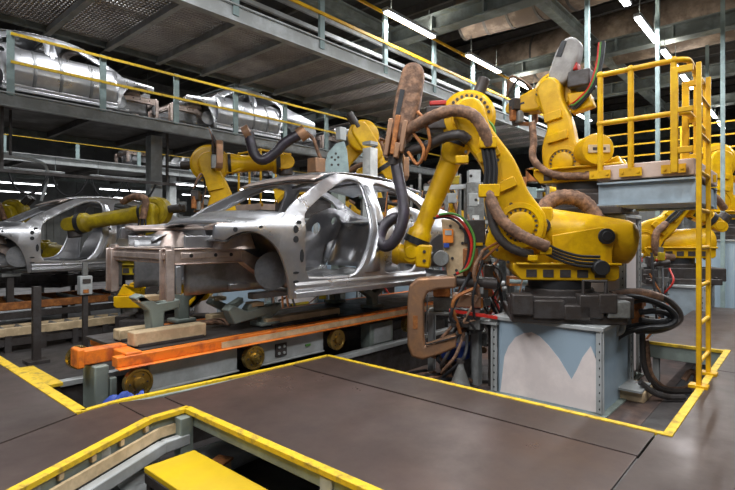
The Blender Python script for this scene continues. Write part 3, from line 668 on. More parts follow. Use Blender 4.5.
for (x, y, w) in ((1.60, 2.955, .085), (1.44, 3.03, .05), (1.08, 2.84, .05), (0.70, 2.65, .05), (1.67, 1.7, .08), (3.16, 3.2, .07), (3.13, 1.9, .07), (5.5, 0.5, .07), (4.3, 0.5, .07), (5.97, 1.2, .06), (1.1, 5.5, .06), (1.1, 3.5, .06)):
    q = MB(); q.box((x, y, -0.29), (w, w, 0.52)); q.box((x, y, -0.542), (w*1.8, w*1.8, 0.016)); on(q, 'leg', 'greygreen' if w > .08 else 'beam', bevel=0.004)
t = thing('step', 'yellow tread-plate step on dark legs below the walkway edge', 'step', (1.38, 1.95, -0.55))
q = MB(); q.box((0.02, 0.02, 0.37), (0.30, 1.54, 0.03)); q.build('tread', 'ytread', t, bevel=0.004)
q = MB()
for dx in (-.12, .15): q.box((dx, 0.02, 0.33), (0.03, 1.5, 0.05))
q.build('frame', 'castdark', t)
for dx in (-.11, .14):
    for dy in (-.7, .74): q = MB(); q.box((dx, dy, 0.155), (0.04, 0.04, 0.31)); q.build('leg', 'castdark', t)
t = thing('step', 'worn yellow step block on the concrete beside the left plate edge', 'step', (1.345, 5.05, -0.55))
q = MB(); q.box((0, 0, 0.43), (0.20, 0.82, 0.03)); q.build('tread', 'stripe', t, bevel=0.004); q = MB(); q.box((0, 0, 0.21), (0.17, 0.78, 0.42)); q.build('box', 'castdark', t)
t = thing('junk_box', 'small wooden block under the walkway behind the yellow step', 'block', (1.72, 2.75, -0.55)); q = MB(); q.box((0, 0, 0.12), (0.14, 0.1, 0.24), rz=.4); q.build('block', 'cream', t, bevel=.01); q = MB(); q.box((0, 0, 0.25), (0.16, 0.11, 0.015), rz=.4); q.build('lid', 'rust', t)
t = thing('drain_pipe', 'grey pipe lying under the walkway beside the yellow step', 'pipe', (2.6, 3.2, -0.43)); q = MB(); q.cyl((-1.4, -0.2, 0), (1.0, 0.0, 0), 0.11, n=20); q.build('pipe', 'beam', t)
for xx in (-1, .6):
    q = MB(); q.box((xx, -.1, -.1), (.05, .3, .05)); q.build('bracket', 'castdark', t)

# ------------------------------------------------------------------ car bodies
hero = car_body('bare silver car body on the orange carriage, in front of the yellow robots', (2.5, 4.3, 0.0))
c2 = dup(hero, (1.95, 9.9, CZ), label='bare silver car body at far left on the second line')
c3 = dup(hero, (9.6, 4.4, CZ), label='bare car body farther down the line behind the big front robot')
up = car_body('silver car body with doors, leftmost on the upper deck', (1.2, 11.95, 3.28), doors=True)
up['category'] = 'car body'
up.location = (4.9, 11.95, CZ+3.28); up.rotation_euler.z = PI
u2 = dup(up, (6.45, 11.95, CZ+3.28), 0, 'second silver car body with doors from the left on the upper deck')
u3 = dup(up, (11.4, 11.95, CZ+3.28), 0, 'third silver car body from the left on the upper deck, above the arched robot')
for k, (x, l) in enumerate(((3.4, 'pale car body at far left on the farther deck'), (8.7, 'second pale car body from the left on the farther deck'), (14.4, 'third pale car body from the left on the farther deck'))):
    dup(hero, (x, 19.6, CZ+3.32), 0 if k else PI, l)
def skid(label, loc, L=4.2):
    t = thing('body_skid', label, 'skid', loc)
    for y in (-.45, .45):
        q = MB(); q.box((0, y, 0.08), (L, 0.10, 0.16)); q.build('runner', 'greymachine', t, bevel=0.01)
    for x in (-L*.32, L*.32):
        q = MB(); q.box((x, 0, 0.12), (0.10, 1.1, 0.08)); q.build('cross_member', 'greymachine', t, bevel=0.01)
    return t
skid('grey skid under the leftmost silver body on the upper deck', (3.7, 11.95, 3.61)); skid('grey skid under the second silver body on the upper deck', (7.5, 11.95, 3.61)); skid('grey skid under the third silver body on the upper deck', (12.7, 11.95, 3.61))

# ------------------------------------------------------------------ carriage under the hero body
t = thing('transfer_carriage', 'orange-edged transfer carriage on brass wheels under the silver car body', 'carriage', (3.9, 4.25, -0.10))
def cb(mb, name, m, par=None, **k):
    bmesh.ops.translate(mb.bm, verts=mb.bm.verts, vec=(-3.9, -4.25, 0.10)); return mb.build(name, m, par or t, **k)
for y, xa in ((3.76, 1.50), (4.80, 2.1)):
    q = MB(); q.beam((xa, y, 0.195), (6.6, y, 0.195), 0.09, 0.075); q.beam((xa, y-.05, 0.152), (6.6, y-.05, 0.152), 0.09, 0.012); cb(q, 'side_beam', 'orange', bevel=0.008)
q = MB(); q.beam((2.35, 3.709, 0.185), (6.6, 3.709, 0.185), 0.012, 0.05); cb(q, 'wear_strip', 'cream')
q = MB(); q.box((1.51, 4.02, 0.215), (0.34, 0.12, 0.11)); q.box((1.345, 4.02, 0.215), (0.05, 0.15, 0.14)); q.box((1.63, 3.9, 0.21), (0.12, 0.34, 0.085)); cb(q, 'bumper', 'orange', bevel=0.01)
for x in (1.75, 3.0, 4.3, 5.6): q = MB(); q.box((x, 4.28, 0.18), (0.10, 1.0, 0.08)); cb(q, 'cross_beam', 'orange', bevel=0.008)
q = MB(); q.box((4.1, 4.28, 0.225), (4.9, 0.92, 0.02)); cb(q, 'deck_sheet', 'castdark')
for x in (1.64, 2.66, 3.70, 4.95):
    for y, s in ((3.70, -1), (4.86, 1)):
        q = MB(); q.lathe((x, y, 0.03), (0, s, 0), [(-.03, .05), (-.03, .10), (.03, .105), (.03, .09), (.022, .085), (.022, .045), (.045, .04), (.05, .018)], 30); w = cb(q, 'wheel', 'brass')
        q = MB()
        for a in range(6): q.cyl((x+.064*math.cos(a*PI/3), y+s*.02, .03+.064*math.sin(a*PI/3)), (x+.064*math.cos(a*PI/3), y+s*.027, .03+.064*math.sin(a*PI/3)), .007, n=8)
        cb(q, 'wheel_bolts', 'castdark', w)
q = MB(); q.box((2.15, 3.78, 0.03), (0.78, 0.03, 0.21)); q.box((2.15, 3.77, -.075), (.8, .05, .015)); cb(q, 'side_panel', 'beam', bevel=0.005)
q = MB(); q.box((3.18, 3.78, 0.03), (.80, 0.03, 0.20)); q.box((3.18, 3.77, -.075), (.8, .05, .015)); sp = cb(q, 'side_panel', 'beam', bevel=0.005)
q = MB(); q.box((3.02, 3.76, 0.03), (0.13, 0.02, 0.12)); cb(q, 'socket_plate', 'castdark', sp)
q = MB()
for dx in (-.03, .03):
    for dz in (-.03, .03): q.cyl((3.02+dx, 3.755, .03+dz), (3.02+dx, 3.74, .03+dz), .014, n=10)
cb(q, 'socket', 'beam', sp)
q = MB(); q.box((3.36, 3.76, 0.02), (0.06, 0.02, 0.02)); cb(q, 'tag', 'green', sp)
q = MB(); q.box((1.47, 4.02, -.02), (0.10, 0.24, 0.34)); q.box((1.55, 3.92, -.06), (.05, .06, .22)); cb(q, 'end_bracket', 'greygreen', bevel=0.01)
# cream deck blocks with slots
for (x, y, l, h) in ((2.02, 3.98, 0.62, 0.11), (1.88, 4.30, 0.30, 0.09), (3.45, 3.95, 1.0, 0.07), (2.95, 4.5, .5, .08)):
    q = MB(); q.box((x, y, 0.245+h/2), (l, 0.13, h)); b = cb(q, 'cream_block', 'cream', bevel=0.01)
    q = MB(); q.box((x, y, 0.25), (l*.9, 0.17, 0.02)); cb(q, 'block_foot', 'castdark', b)
# body supports: forked posts
for (x, y, zt) in ((2.55, 4.75, 0.60), (3.0, 3.98, 0.47), (4.6, 3.98, 0.52), (4.6, 4.62, 0.52), (3.0, 4.62, 0.47)):
    q = MB(); q.box((x, y, 0.245+.02), (.22, .2, .04)); q.prism([(x-.055, .26), (x+.055, .26), (x+.06, zt-.14), (x+.17, zt-.08), (x+.16, zt-.02), (x, zt-.09), (x-.20, zt-.0), (x-.24, zt-.05), (x-.06, zt-.15)], y-.05, y+.05)
    s = cb(q, 'support_post', 'greygreen', bevel=0.012)
    q = MB(); q.box((x-.12, y, zt-.01), (.14, .12, .04)); cb(q, 'locating_pad', 'cream', s, bevel=0.008)
q = MB(); q.prism([(1.95, .25), (2.05, .25), (2.06, .46), (2.2, .48), (2.2, .56), (2.0, .54), (1.86, .63), (1.80, .60), (1.93, .48)], 4.12, 4.25); s = cb(q, 'support_post', 'greygreen', bevel=0.012)
q = MB(); q.box((1.93, 4.18, .585), (.20, .12, .05)); cb(q, 'locating_pad', 'cream', s, bevel=.008)
q = MB(); q.prism([(2.62, .30), (3.1, .36), (3.1, .44), (2.75, .41), (2.6, .48), (2.55, .44)], 3.92, 4.04); s = cb(q, 'support_arm', 'greygreen', bevel=.012)
for k in range(5): q = MB(); q.tube([(1.95+.08*k, 4.35, .26), (2.3+.1*k, 4.2+.03*k, .30), (2.7, 4.3-.04*k, .26)], .012, 6); cb(q, 'cable', 'brown')
q = MB(); q.box((4.55, 3.86, -.05), (.42, .16, .30)); bx = cb(q, 'drive_box', 'greygreen', bevel=.015)
q = MB(); q.box((4.55, 3.775, -.05), (.30, .01, .18)); cb(q, 'drive_box_lid', 'beam', bx)
q = MB(); q.box((4.6, 4.2, -0.03), (3.6, .5, .12)); cb(q, 'drive_channel', 'castdark', bevel=.01)
for y in (3.70, 4.86):
    t2 = thing('rail_track', 'steel running rail under the near wheels of the orange carriage' if y < 4 else 'steel running rail under the far wheels of the orange carriage', 'rail', (4.5, y, -0.57))
    q = MB(); q.box((0, 0, 0.40), (6.2, 0.09, 0.05)); q.build('rail_head', 'beam', t2, bevel=.006)
    q = MB(); q.box((0, 0, 0.2), (6.2, 0.03, 0.36)); q.build('rail_web', 'castdark', t2)
    for k in range(5): q = MB(); q.box((-2.9+1.45*k, 0, .015), (.16, .26, .03)); q.build('tie_plate', 'castdark', t2)
t = thing('rag', 'crumpled blue cloth lying by the front wheel of the orange carriage', 'cloth', (1.50, 3.62, -0.07))
q = MB(); q.grid(lambda u, v: Vector((0.30*(u-.5), 0.16*(v-.5), 0.045+0.035*math.sin(u*11+v*5)+0.03*math.sin(v*13+u*7)-0.09*abs(u-.5)-.1*abs(v-.5))), 16, 12); q.build('cloth', 'blue', t, solid=.008)
q = MB(); q.box((0, 0, -0.04), (.3, .16, .03)); q.build('tray', 'castdark', t)
t = thing('wood_block', 'pale wooden block at the corner of the walkway edge beside the blue cloth', 'block', (1.28, 3.58, -.36)); q = MB(); q.box((0, 0, .25), (.2, .10, .07), rz=.2); q.build('block', 'cream', t, bevel=.008); q = MB(); q.box((0, 0, .1), (.1, .08, .24)); q.build('stand', 'castdark', t)

# ------------------------------------------------------------------ second line conveyor
def conveyor(label, x0, x1, y, z, tops='cream', w=.9):
    t = thing('roller_conveyor', label, 'conveyor', ((x0+x1)/2, y, -.55)); h = (x1-x0)/2
    for dy in (-w/2, w/2):
        q = MB(); q.box((0, dy, z+.55), (2*h, .08, .12)); q.build('side_beam', tops, t, bevel=.008)
        q = MB(); q.box((0, dy, z+.40), (2*h, .05, .10)); q.build('lower_beam', 'castdark', t)
    k = -h+.15
    while k < h: q = MB(); q.cyl((k, -w/2, z+.58), (k, w/2, z+.58), .035, n=10); q.build('roller', 'greymachine', t); k += .22 if h < 3 else .4
    for k in range(6):
        for dy in (-w/2, w/2): q = MB(); q.box((-h+.2+(2*h-.4)*k/5, dy, (z+.5)/2), (.08, .08, z+.5)); q.build('leg', 'castdark', t)
    return t
conveyor('low cream-topped conveyor across the left side in front of the second line', 1.32, 3.9, 8.72, -.26, 'cream', .3)
conveyor('rust-brown conveyor under the far left car body', -1.0, 6.2, 9.9, .02, 'rust', 1.1)
conveyor('dark conveyor along the far side of the left car line', -1.0, 8.0, 12.95, .25, 'castdark', .8)
for x, y, l in ((2.2, 9.5, 'nearest support stand under the sill of the far left car body'), (4.3, 9.5, 'support stand under the rear of the far left car body'), (2.2, 10.4, 'support stand behind the dark post under the far left car body'), (4.3, 10.4, 'rear support stand on the far side of the left car body')):
    t = thing('support_stand', l, 'stand', (x, y, -.0)); q = MB(); q.box((0, 0, .25), (.09, .09, .5)); q.build('post', 'castdark', t); q = MB(); q.box((0, 0, .5), (.25, .16, .05)); q.build('pad', 'greymachine', t)
t = thing('control_box_stand', 'pale grey control box on a thin stand in front of the far left car body', 'control box', (2.62, 7.55, -.55))
q = MB(); q.box((0, 0, .98), (.16, .12, .26)); bx = q.build('box', 'beam', t, bevel=.01)
q = MB(); q.box((-.01, -.065, .90), (.07, .01, .05)); q.build('label', 'rust', bx)
q = MB(); q.box((0, -.065, 1.04), (.10, .01, .06)); q.build('screen', 'castdark', bx)
q = MB(); q.box((0, 0, 1.2), (.06, .05, .2)); q.build('bracket', 'greymachine', t)
q = MB(); q.box((0, 0, .42), (.06, .06, .85)); q.build('post', 'castdark', t); q = MB(); q.box((0, 0, .02), (.3, .3, .04)); q.build('foot', 'castdark', t)
t = thing('dark_post', 'black square post in front of the far left car sill', 'post', (2.05, 7.6, -.55)); q = MB(); q.box((0, 0, .5), (.09, .09, 1.0)); q.build('post', 'castdark', t); q = MB(); q.box((0, 0, .02), (.25, .25, .04)); q.build('foot', 'castdark', t)
t = thing('lifting_frame', 'pale door-shaped lifting frame hanging above the far left car body', 'frame', (2.2, 11.2, 1.75))
q = MB(); q.tube([(0, 0, 0), (-.1, 0, .75), (.2, 0, .85), (.9, 0, .80), (1.0, 0, .5), (.9, 0, .05)], .03, 8); q.build('frame', 'beam', t); q = MB(); q.beam((.4, 0, .85), (.4, 0, 1.73), .04, .04); q.build('hanger', 'castdark', t)
t = thing('hose_loops', 'row of looping black hoses above the far left car roof', 'hoses', (3.0, 10.9, 1.9)); q = MB(); q.beam((-.8, 0, .4), (2.7, 0, .4), .06, .06); q.build('carrier', 'castdark', t)
for hx in (-.6, 2.5): q = MB(); q.box((hx, 0, .98), (.05, .05, 1.2)); q.build('drop_rod', 'castdark', t)
for k in range(4): q = MB(); q.tube([(-.5+.7*k, 0, .4), (-.4+.7*k, 0, .12), (-.2+.7*k, 0, .0), (0+.7*k, 0, .12), (.15+.7*k, 0, .4)], .022, 7); q.build('hose', 'black', t)

# ------------------------------------------------------------------ pale screens behind the second line
for k in range(7):
    t = thing('guard_screen', f'{ORD[k]} pale grey guard screen from the left behind the far left car body line', 'screen', (-.6+1.75*k, 13.6, -.55))
    q = MB(); q.box((0, 0, 1.35), (1.66, .03, 1.7))
    for j in range(11): q.box((-.75+.15*j, -.025, 1.35), (.05, .02, 1.66))
    q.build('panel', 'wall', t)
    for s in (-1, 1): q = MB(); q.box((s*.85, 0, 1.15), (.05, .06, 2.3)); q.build('post', 'beam', t)
# ------------------------------------------------------------------ dense fittings between gun and plinth
def clutter(label, loc, rz, seed, w=.7, h=1.6, n=26, nh=12, name='pipework_rack', pal=('castdark', 'greymachine', 'greymachine', 'rust', 'beam', 'bronze', 'castdark')):
    t = thing(name, label, 'machinery', loc, rz); R = random.Random(seed); a = w/2-.05
    q = MB(); q.box((0, 0, .02), (w, .5, .04)); q.build('base', 'castdark', t)
    for sx in (-a, a): q = MB(); q.box((sx, .1, h/2), (.05, .05, h)); q.build('upright', 'greymachine', t)
    for f in (.3, .56, .82): q = MB(); q.box((0, .1, h*f), (w-.05, .04, .05)); q.build('crossbar', 'beam', t)
    for k in range(n):
        z = R.uniform(.18, .97)*h; x = R.uniform(-a, a); s = R.uniform(.05, .14)*max(1, h/1.8); q = MB()
        if k % 3: q.box((x, R.uniform(-.12, .1), z), (s, s*.8, s*R.uniform(.6, 1.6)))
        else: q.cyl((x-s, -.05, z), (x+s, -.05, z+R.uniform(-.05, .05)), s*.3, n=10)
        q.build('fitting', R.choice(pal), t, bevel=.006)
    for k in range(nh):
        p = Vector((R.uniform(-a, a), -.1, R.uniform(.4, .95)*h)); b = Vector((R.uniform(-a, a), -.15, R.uniform(.06, .6)*h))
        q = MB(); q.tube([p, (p+b)/2+Vector((R.uniform(-.1, .1), -.15, R.uniform(-.2, .05))), b], R.uniform(.008, .02), 7); q.build('hose', R.choice(['black', 'black', 'brown', 'castdark', 'red', 'rust']), t)
    return t
clutter('dense rack of valves, hoses and brackets between the copper weld gun and the blue plinth', (5.35, 2.95, -.55), .6, 5)
P2 = ('castdark', 'greymachine', 'greymachine', 'beam', 'yellow_old', 'bluegreen', 'castdark', 'rust')
clutter('tall rack of fittings behind the rear door opening of the silver car body', (7.0, 5.7, -.55), -.8, 11, 1.0, 2.6, 34, 14, pal=P2)
clutter('tall rack of grey and yellow fittings behind the forearm of the big front robot', (6.9, 3.9, -.55), -.8, 12, .9, 2.3, 34, 14, pal=P2)
clutter('rack of fittings left of the grey control cabinet with white tags', (8.3, 5.4, -.55), -.8, 13, .9, 2.9, 30, 12, pal=P2)
clutter('rack of fittings right of the grey control cabinet with white tags', (8.2, 3.55, -.55), -.8, 14, .8, 2.8, 30, 12, pal=P2)
clutter('rack of valves and red fittings beside the blue-grey plinth behind the ladder', (8.2, 1.75, -.55), -.8, 15, .6, 1.5, 26, 10, pal=P2+('red',))
clutter('rack of dark fittings behind the orange carriage under the car sill', (4.9, 5.75, -.55), -.8, 16, 1.0, 1.1, 24, 12, pal=P2)
clutter('row of fittings behind the far left car body on the second line', (1.4, 11.2, -.55), -.3, 19, 1.2, 2.2, 30, 10, pal=P2)
clutter('rack of fittings behind the rear of the far left car body', (6.6, 11.3, -.55), -.5, 20, 1.2, 2.6, 30, 10, pal=P2)
clutter('tall rack of fittings behind the tall hose robot, left of the green fixture plate', (6.6, 7.6, -.55), -.8, 21, 1.0, 2.4, 30, 12, pal=P2)
for k in range(8):
    t = thing('guard_screen', f'{ORD[k]} grey mesh-framed screen from the right across the far end of the hall', 'screen', (19.5, -3+1.9*k, -.55))
    q = MB(); q.box((0, 0, 1.9), (.03, 1.8, 3.2))
    for j in range(9): q.box((-.025, -.8+.2*j, 1.9), (.02, .05, 3.1))
    q.build('panel', 'wall', t)
    for s in (-1, 1): q = MB(); q.box((0, s*.92, 1.75), (.06, .05, 3.5)); q.build('post', 'beam', t)
for k, (x, y, h, l) in enumerate(((8.95, 2.85, 8.09, 'thin teal hanger post between the two big front robots'), (10.8, 2.15, 8.09, 'thin teal hanger post seen through the left bay of the platform railing'), (11.9, 1.25, 8.09, 'thin teal hanger post behind the right bay of the platform railing'), (14.5, 1.83, 8.09, 'thin teal hanger post right of the yellow ladder top'))):
    t = thing('hanger_post', l, 'post', (x, y, -.55)); q = MB(); q.box((0, 0, h/2+.0), (.07, .07, h)); q.build('post', 'bluegreen', t); q = MB(); q.box((0, 0, .02), (.25, .25, .04)); q.build('foot', 'bluegreen', t)

# ------------------------------------------------------------------ hero robot
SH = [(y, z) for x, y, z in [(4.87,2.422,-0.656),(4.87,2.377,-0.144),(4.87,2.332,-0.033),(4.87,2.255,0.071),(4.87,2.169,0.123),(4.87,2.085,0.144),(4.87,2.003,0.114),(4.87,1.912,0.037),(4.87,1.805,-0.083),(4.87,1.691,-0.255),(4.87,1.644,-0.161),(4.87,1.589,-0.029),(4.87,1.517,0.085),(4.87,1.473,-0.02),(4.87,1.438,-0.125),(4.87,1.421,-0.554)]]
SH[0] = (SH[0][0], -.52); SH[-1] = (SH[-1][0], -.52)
pedestal('wide blue plinth with a white scalloped patch under the big front robot', (5.36, 1.96, -.55), (1.0, 1.06), .82, sheet=SH)
HY = math.atan2(.852, -.523)
H = [(0.421,0.947),(0.931,2.114),(1.513,0.72)]
hr = robot('big yellow robot in the foreground on the pale plinth, reaching left to the car', (5.25, 1.96, .27), HY, H[0], H[1], H[2], hub=.27, balvec=(-1.02, -.17), simple=True, fr=(.115, .095), studs=True)
def hp(mb, name, m, **k): return mb.build(name, m, hr, **k)
# dress pack of the hero robot
P = lambda lst, y: [(a, y, b) for a, b in lst]
def mix(lst, ys): return [(a, y, b) for (a, b), y in zip(lst, ys)]
q = MB(); q.tube(mix([(1.708,1.866),(1.614,1.936),(1.447,2.013),(1.221,2.097),(1.039,2.11),(0.889,2.042),(0.789,1.896),(0.74,1.742)], (.12, .15, .25, .32, .36, .40, .40, .36)), .062, ribs=.04); hp(q, 'hose_sleeve', 'brown')
q = MB(); q.tube(mix([(1.603,1.744),(1.381,1.79),(1.172,1.867),(1.018,1.873),(0.936,1.818)], (.10, .16, .24, .30, .28)), .055, ribs=.04); hp(q, 'hose_sleeve', 'castdark')
q = MB(); q.tube(mix([(0.735,1.279),(0.687,1.119),(0.6,0.979),(0.456,0.86),(0.323,0.791),(0.183,0.732)], (.36, .40, .42, .42, .42, .40)), .058, ribs=.04); hp(q, 'hose_sleeve', 'brown')
q = MB(); q.tube(mix([(0.733,1.202),(0.684,0.92),(0.577,0.76),(0.432,0.681),(0.318,0.662)], (.33, .36, .37, .37, .34)), .045, ribs=.04); hp(q, 'hose_sleeve', 'castdark')
for k in range(6):
    q = MB(); o = .022*(k-2.5)
    q.tube([(a+o, .36+.012*(k % 2), b) for a, b in [(0.763,1.802),(0.734,1.651),(0.714,1.48),(0.734,1.261)]], .015, 7); hp(q, 'cable', 'black')
for k in range(4):
    q = MB(); q.tube([(a, .38-.01*k, b+.032*(k-1.5)) for a, b in [(0.192,0.713),(0.043,0.645),(-0.123,0.598),(-0.314,0.59)]], .014, 7); hp(q, 'cable', 'black')
q = MB()
c = [(-0.308,0.533)][0]; q.cyl((c[0], .30, c[1]), (c[0], .44, c[1]), .075); hp(q, 'cable_clamp', 'black', bevel=.01)
for (u0, w) in (([(0.744,1.772)][0], .11), ([(0.734,1.291)][0], .13), ([(0.195,0.693)][0], .07), ([(0.317,0.624)][0], .06), ([(1.0,1.608)][0], .08)):
    q = MB(); q.box((u0[0], .36, u0[1]), (w*1.6, .10, w)); hp(q, 'clamp_bracket', 'yellow', bevel=.01)
q = MB(); q.tube(mix([(0.138,1.074),(0.053,1.207),(-0.094,1.271),(-0.261,1.247),(-0.385,1.147),(-0.467,0.994)], (-.25, -.3, -.32, -.32, -.32, -.3)), .085, ribs=.05); hp(q, 'rear_hose_sleeve', 'brown')
# tall brown hose cover with clamps on the forearm
bt = [(1.635,1.957),(1.505,2.61)]
d = Vector(bt[1])-Vector(bt[0]); n2 = Vector((-d.y, d.x)).normalized()
q = MB(); q.prism(limb([(*bt[0], .115), (*(Vector(bt[0])+d*.5), .135), (*(Vector(bt[1])-d*.06), .12)], 8, 9), -.02, .22); cv = q.build('hose_cover', 'brown', hr, bevel=.05, seg=3)
R3 = Matrix.Rotation(-math.atan2(d.y, d.x), 3, 'Y'); m2 = Vector(bt[0])+d*.42-n2*.065
q = MB(); q.box((m2.x, .222, m2.y), (.30, .012, .05), mtx=R3); q.build('cover_slot', 'black', cv)
for k, (cc, h) in enumerate(zip([(1.77,1.897),(1.694,1.916),(1.608,1.892),(1.673,1.744)], (.40, .42, .34, .16))):
    q = MB(); q.box((cc[0], .14+.02*k, cc[1]), (.055, .16, h), mtx=Matrix.Rotation(-.16, 3, 'Y')); hp(q, 'hose_clamp', 'bronze' if k != 1 else 'rust', bevel=.01)
c0, c1 = [(1.687,1.771),(1.719,1.598)]
q = MB(); q.cyl((c0[0], .12, c0[1]), (c1[0], .12, c1[1]), .075); hp(q, 'hose_socket', 'castdark', bevel=.01)
q = MB(); q.tube([(a, y, b) for (a, b), y in zip([(1.699,1.619),(1.656,1.415),(1.614,1.223),(1.603,1.053),(1.646,0.883),(1.721,0.766),(1.807,0.734),(1.861,0.809),(1.828,0.937),(1.742,1.022),(1.646,1.053)], (.12, .16, .2, .24, .27, .27, .24, .2, .16, .12, .06))], .062, 12, 8, ribs=.02); hp(q, 'black_hose', 'hose')
for pts in ([(1.529,1.964),(1.391,1.748),(1.455,1.591),(1.56,1.732)], [(1.455,2.152),(1.381,2.043),(1.328,1.831),(1.391,1.643)]):
    q = MB(); q.tube(mix(pts, (.2, .25, .25, .2)), .018, 7); hp(q, 'hose', 'rust')
q = MB(); a = [(1.251,2.28)][0]; q.box((a[0], .0, a[1]), (.18, .12, .05)); hp(q, 'red_lid', 'red', bevel=.01)
q = MB(); q.box((a[0]-.02, -.03, a[1]-.16), (.3, .2, .26)); hp(q, 'valve_box', 'castdark', bevel=.02)
q = MB(); q.tube(mix([(0.737,2.062),(0.666,1.975),(0.655,1.827),(0.717,1.724)], (.1, .1, .1, .1)), .014, 6); hp(q, 'hose', 'green')
w0, w1 = [(1.756,0.653),(1.425,0.622)]
q = MB(); D2 = Vector((w1[0]-w0[0], 0, w1[1]-w0[1])); q.lathe((w0[0], -.04, w0[1]), D2, [(0, .07), (.01, .11), (.07, .125), (.10, .105), (.30, .105), (.31, .09)], 26); hp(q, 'wrist_motor_housing', 'yellow', bevel=.006)
q = MB(); q.box((w1[0]-.02, -.04, w1[1]), (.16, .24, .25), mtx=Matrix.Rotation(math.atan2(-D2.z, D2.x), 3, 'Y')); hp(q, 'wrist_gearbox', 'yellow', bevel=.02)
for k, yy in enumerate((-.1, .02)):
    q = MB(); q.cyl((w1[0]-.03, .08, w1[1]-.05+.1*k), (w1[0]-.03, .09, w1[1]-.05+.1*k), .018, n=10); hp(q, 'bolt', 'castdark')
for (p, h) in zip([(0.958,1.703),(0.908,1.455),(0.858,1.209),(0.688,1.817),(0.639,1.612),(0.59,1.388),(0.511,1.164),(0.748,0.881),(0.649,0.698),(0.404,0.699),(0.998,1.827),(0.541,0.577)], range(12)):
    q = MB(); q.cyl((p[0], .262, p[1]), (p[0], .277, p[1]), .016, n=8); hp(q, 'bolt', 'castdark')
# base cable plugs and the small parts on the base
for k, (cc, s) in enumerate(zip([(-0.196,0.173),(-0.339,0.205),(-0.436,0.151),(-0.07,0.113),(0.186,0.135),(0.427,0.178)], ((.22, .2, .22), (.16, .22, .18), (.2, .2, .16), (.24, .2, .14), (.3, .16, .18), (.2, .2, .2)))):
    q = MB(); q.box((cc[0], .42, cc[1]), s); hp(q, 'base_block', 'castdark' if k != 2 else 'greymachine', bevel=.012)
q = MB(); a = [(-0.237,0.35)][0]; q.tube([(a[0]+.1, .45, a[1]-.12), (a[0]+.1, .45, a[1]+.06), (a[0]-.1, .45, a[1]+.06), (a[0]-.1, .45, a[1]-.12)], .02, 6, 0); hp(q, 'lifting_handle', 'castdark')
# ------------------------------------------------------------------ hero spot gun
gn = thing('weld_gun', 'copper-brown C-shaped spot weld gun hanging on the front robot wrist', 'welding gun', (4.40, 3.26, .1)); gn.rotation_euler.z = HY
def gl(pts, y=0): return [((a-1.6), b-.10+.27) for a, b in pts]
def gp(mb, name, m, **k): return mb.build(name, m, gn, **k)
C = [(1.101,0.418),(1.513,0.39),(1.601,0.312),(1.623,0.135),(1.623,-0.328),(1.579,-0.458),(1.458,-0.487),(1.273,-0.424),(1.101,-0.342),(1.101,-0.201),(1.23,-0.259),(1.36,-0.307),(1.436,-0.332),(1.447,-0.234),(1.447,0.139),(1.403,0.239),(1.295,0.273),(1.101,0.288)]
q = MB(); q.prism(gl(C), -.09, .09); gp(q, 'c_frame', 'bronze', bevel=.025, seg=3)
a, b = gl([(1.535,-0.017),(1.535,-0.149)]); q = MB(); q.box((a[0], .092, (a[1]+b[1])/2), (.05, .006, .14)); gp(q, 'label_strip', 'rust')
q = MB(); k1 = gl([(1.403,0.217),(1.425,-0.321),(1.101,-0.222)]); 
for p1, p2 in zip(k1, k1[1:]): q.beam((p1[0], .1, p1[1]), (p2[0], .1, p2[1]), .02, .012)
gp(q, 'water_tube', 'castdark')
pl = gl([(1.262,1.026),(0.984,1.003),(0.952,0.841),(0.984,0.452),(1.058,0.386),(1.197,0.406),(1.23,0.601)])
q = MB(); q.prism(pl, -.05, -.01); gp(q, 'mounting_plate', 'cream', bevel=.008)
for p in gl([(1.165,0.95),(1.058,0.928),(1.165,0.797),(1.037,0.765),(1.144,0.602),(1.016,0.603),(1.101,0.472)]): q = MB(); q.cyl((p[0], -.012, p[1]), (p[0], .004, p[1]), .016, n=8); gp(q, 'bolt', 'castdark')
lb = gl([(1.165,0.863)])[0]
lo = gl([(1.187,0.841)])[0]
q = MB(); q.box((lo[0], .02, lo[1]), (.11, .03, .15)); gp(q, 'orange_label', 'orangelabel', bevel=.004)
q = MB(); q.box((lo[0], .038, lo[1]+.035), (.07, .006, .05)); gp(q, 'label_window', 'beam')
q = MB(); q.box((lo[0]+.02, .02, lo[1]-.10), (.06, .03, .05)); gp(q, 'blue_plug', 'blue', bevel=.004)
for m, r, o in (('red', .016, 0), ('green', .013, .03), ('black', .013, -.03)):
    pts = gl([(1.316,1.048),(1.176,1.058),(1.048,0.992),(0.952,0.819),(0.952,0.646),(1.005,0.495),(1.101,0.439)]); q = MB(); q.tube([(x-o, .08+o, z+o*.6) for x, z in pts], r, 7); gp(q, 'red_hose' if m == 'red' else m+'_hose', m)
q = MB(); c = gl([(1.262,0.601)])[0]; q.cyl((c[0], -.05, c[1]), (c[0], .10, c[1]), .085); gp(q, 'flange_disc', 'greymachine', bevel=.01)
tx = gl([(0.91,0.884),(0.825,0.69),(0.952,0.56),(0.867,0.313),(0.994,0.149),(0.91,-0.043),(1.058,-0.091)])
for k, (p, s, m) in enumerate(zip(tx, ((.22, .2, .26), (.14, .18, .16), (.16, .2, .3), (.10, .2, .18), (.3, .22, .14), (.12, .16, .24), (.2, .16, .1)), ('castdark', 'greymachine', 'rust', 'beam', 'bronze', 'greymachine', 'castdark'))):
    q = MB(); q.box((p[0], -.06, p[1]), s); gp(q, 'transformer' if k == 0 else 'gun_block', m, bevel=.012)
q = MB()
for p in gl([(0.878,0.755)]): q.box((p[0], .05, p[1]), (.1, .02, .03))
gp(q, 'yellow_label', 'yellow')
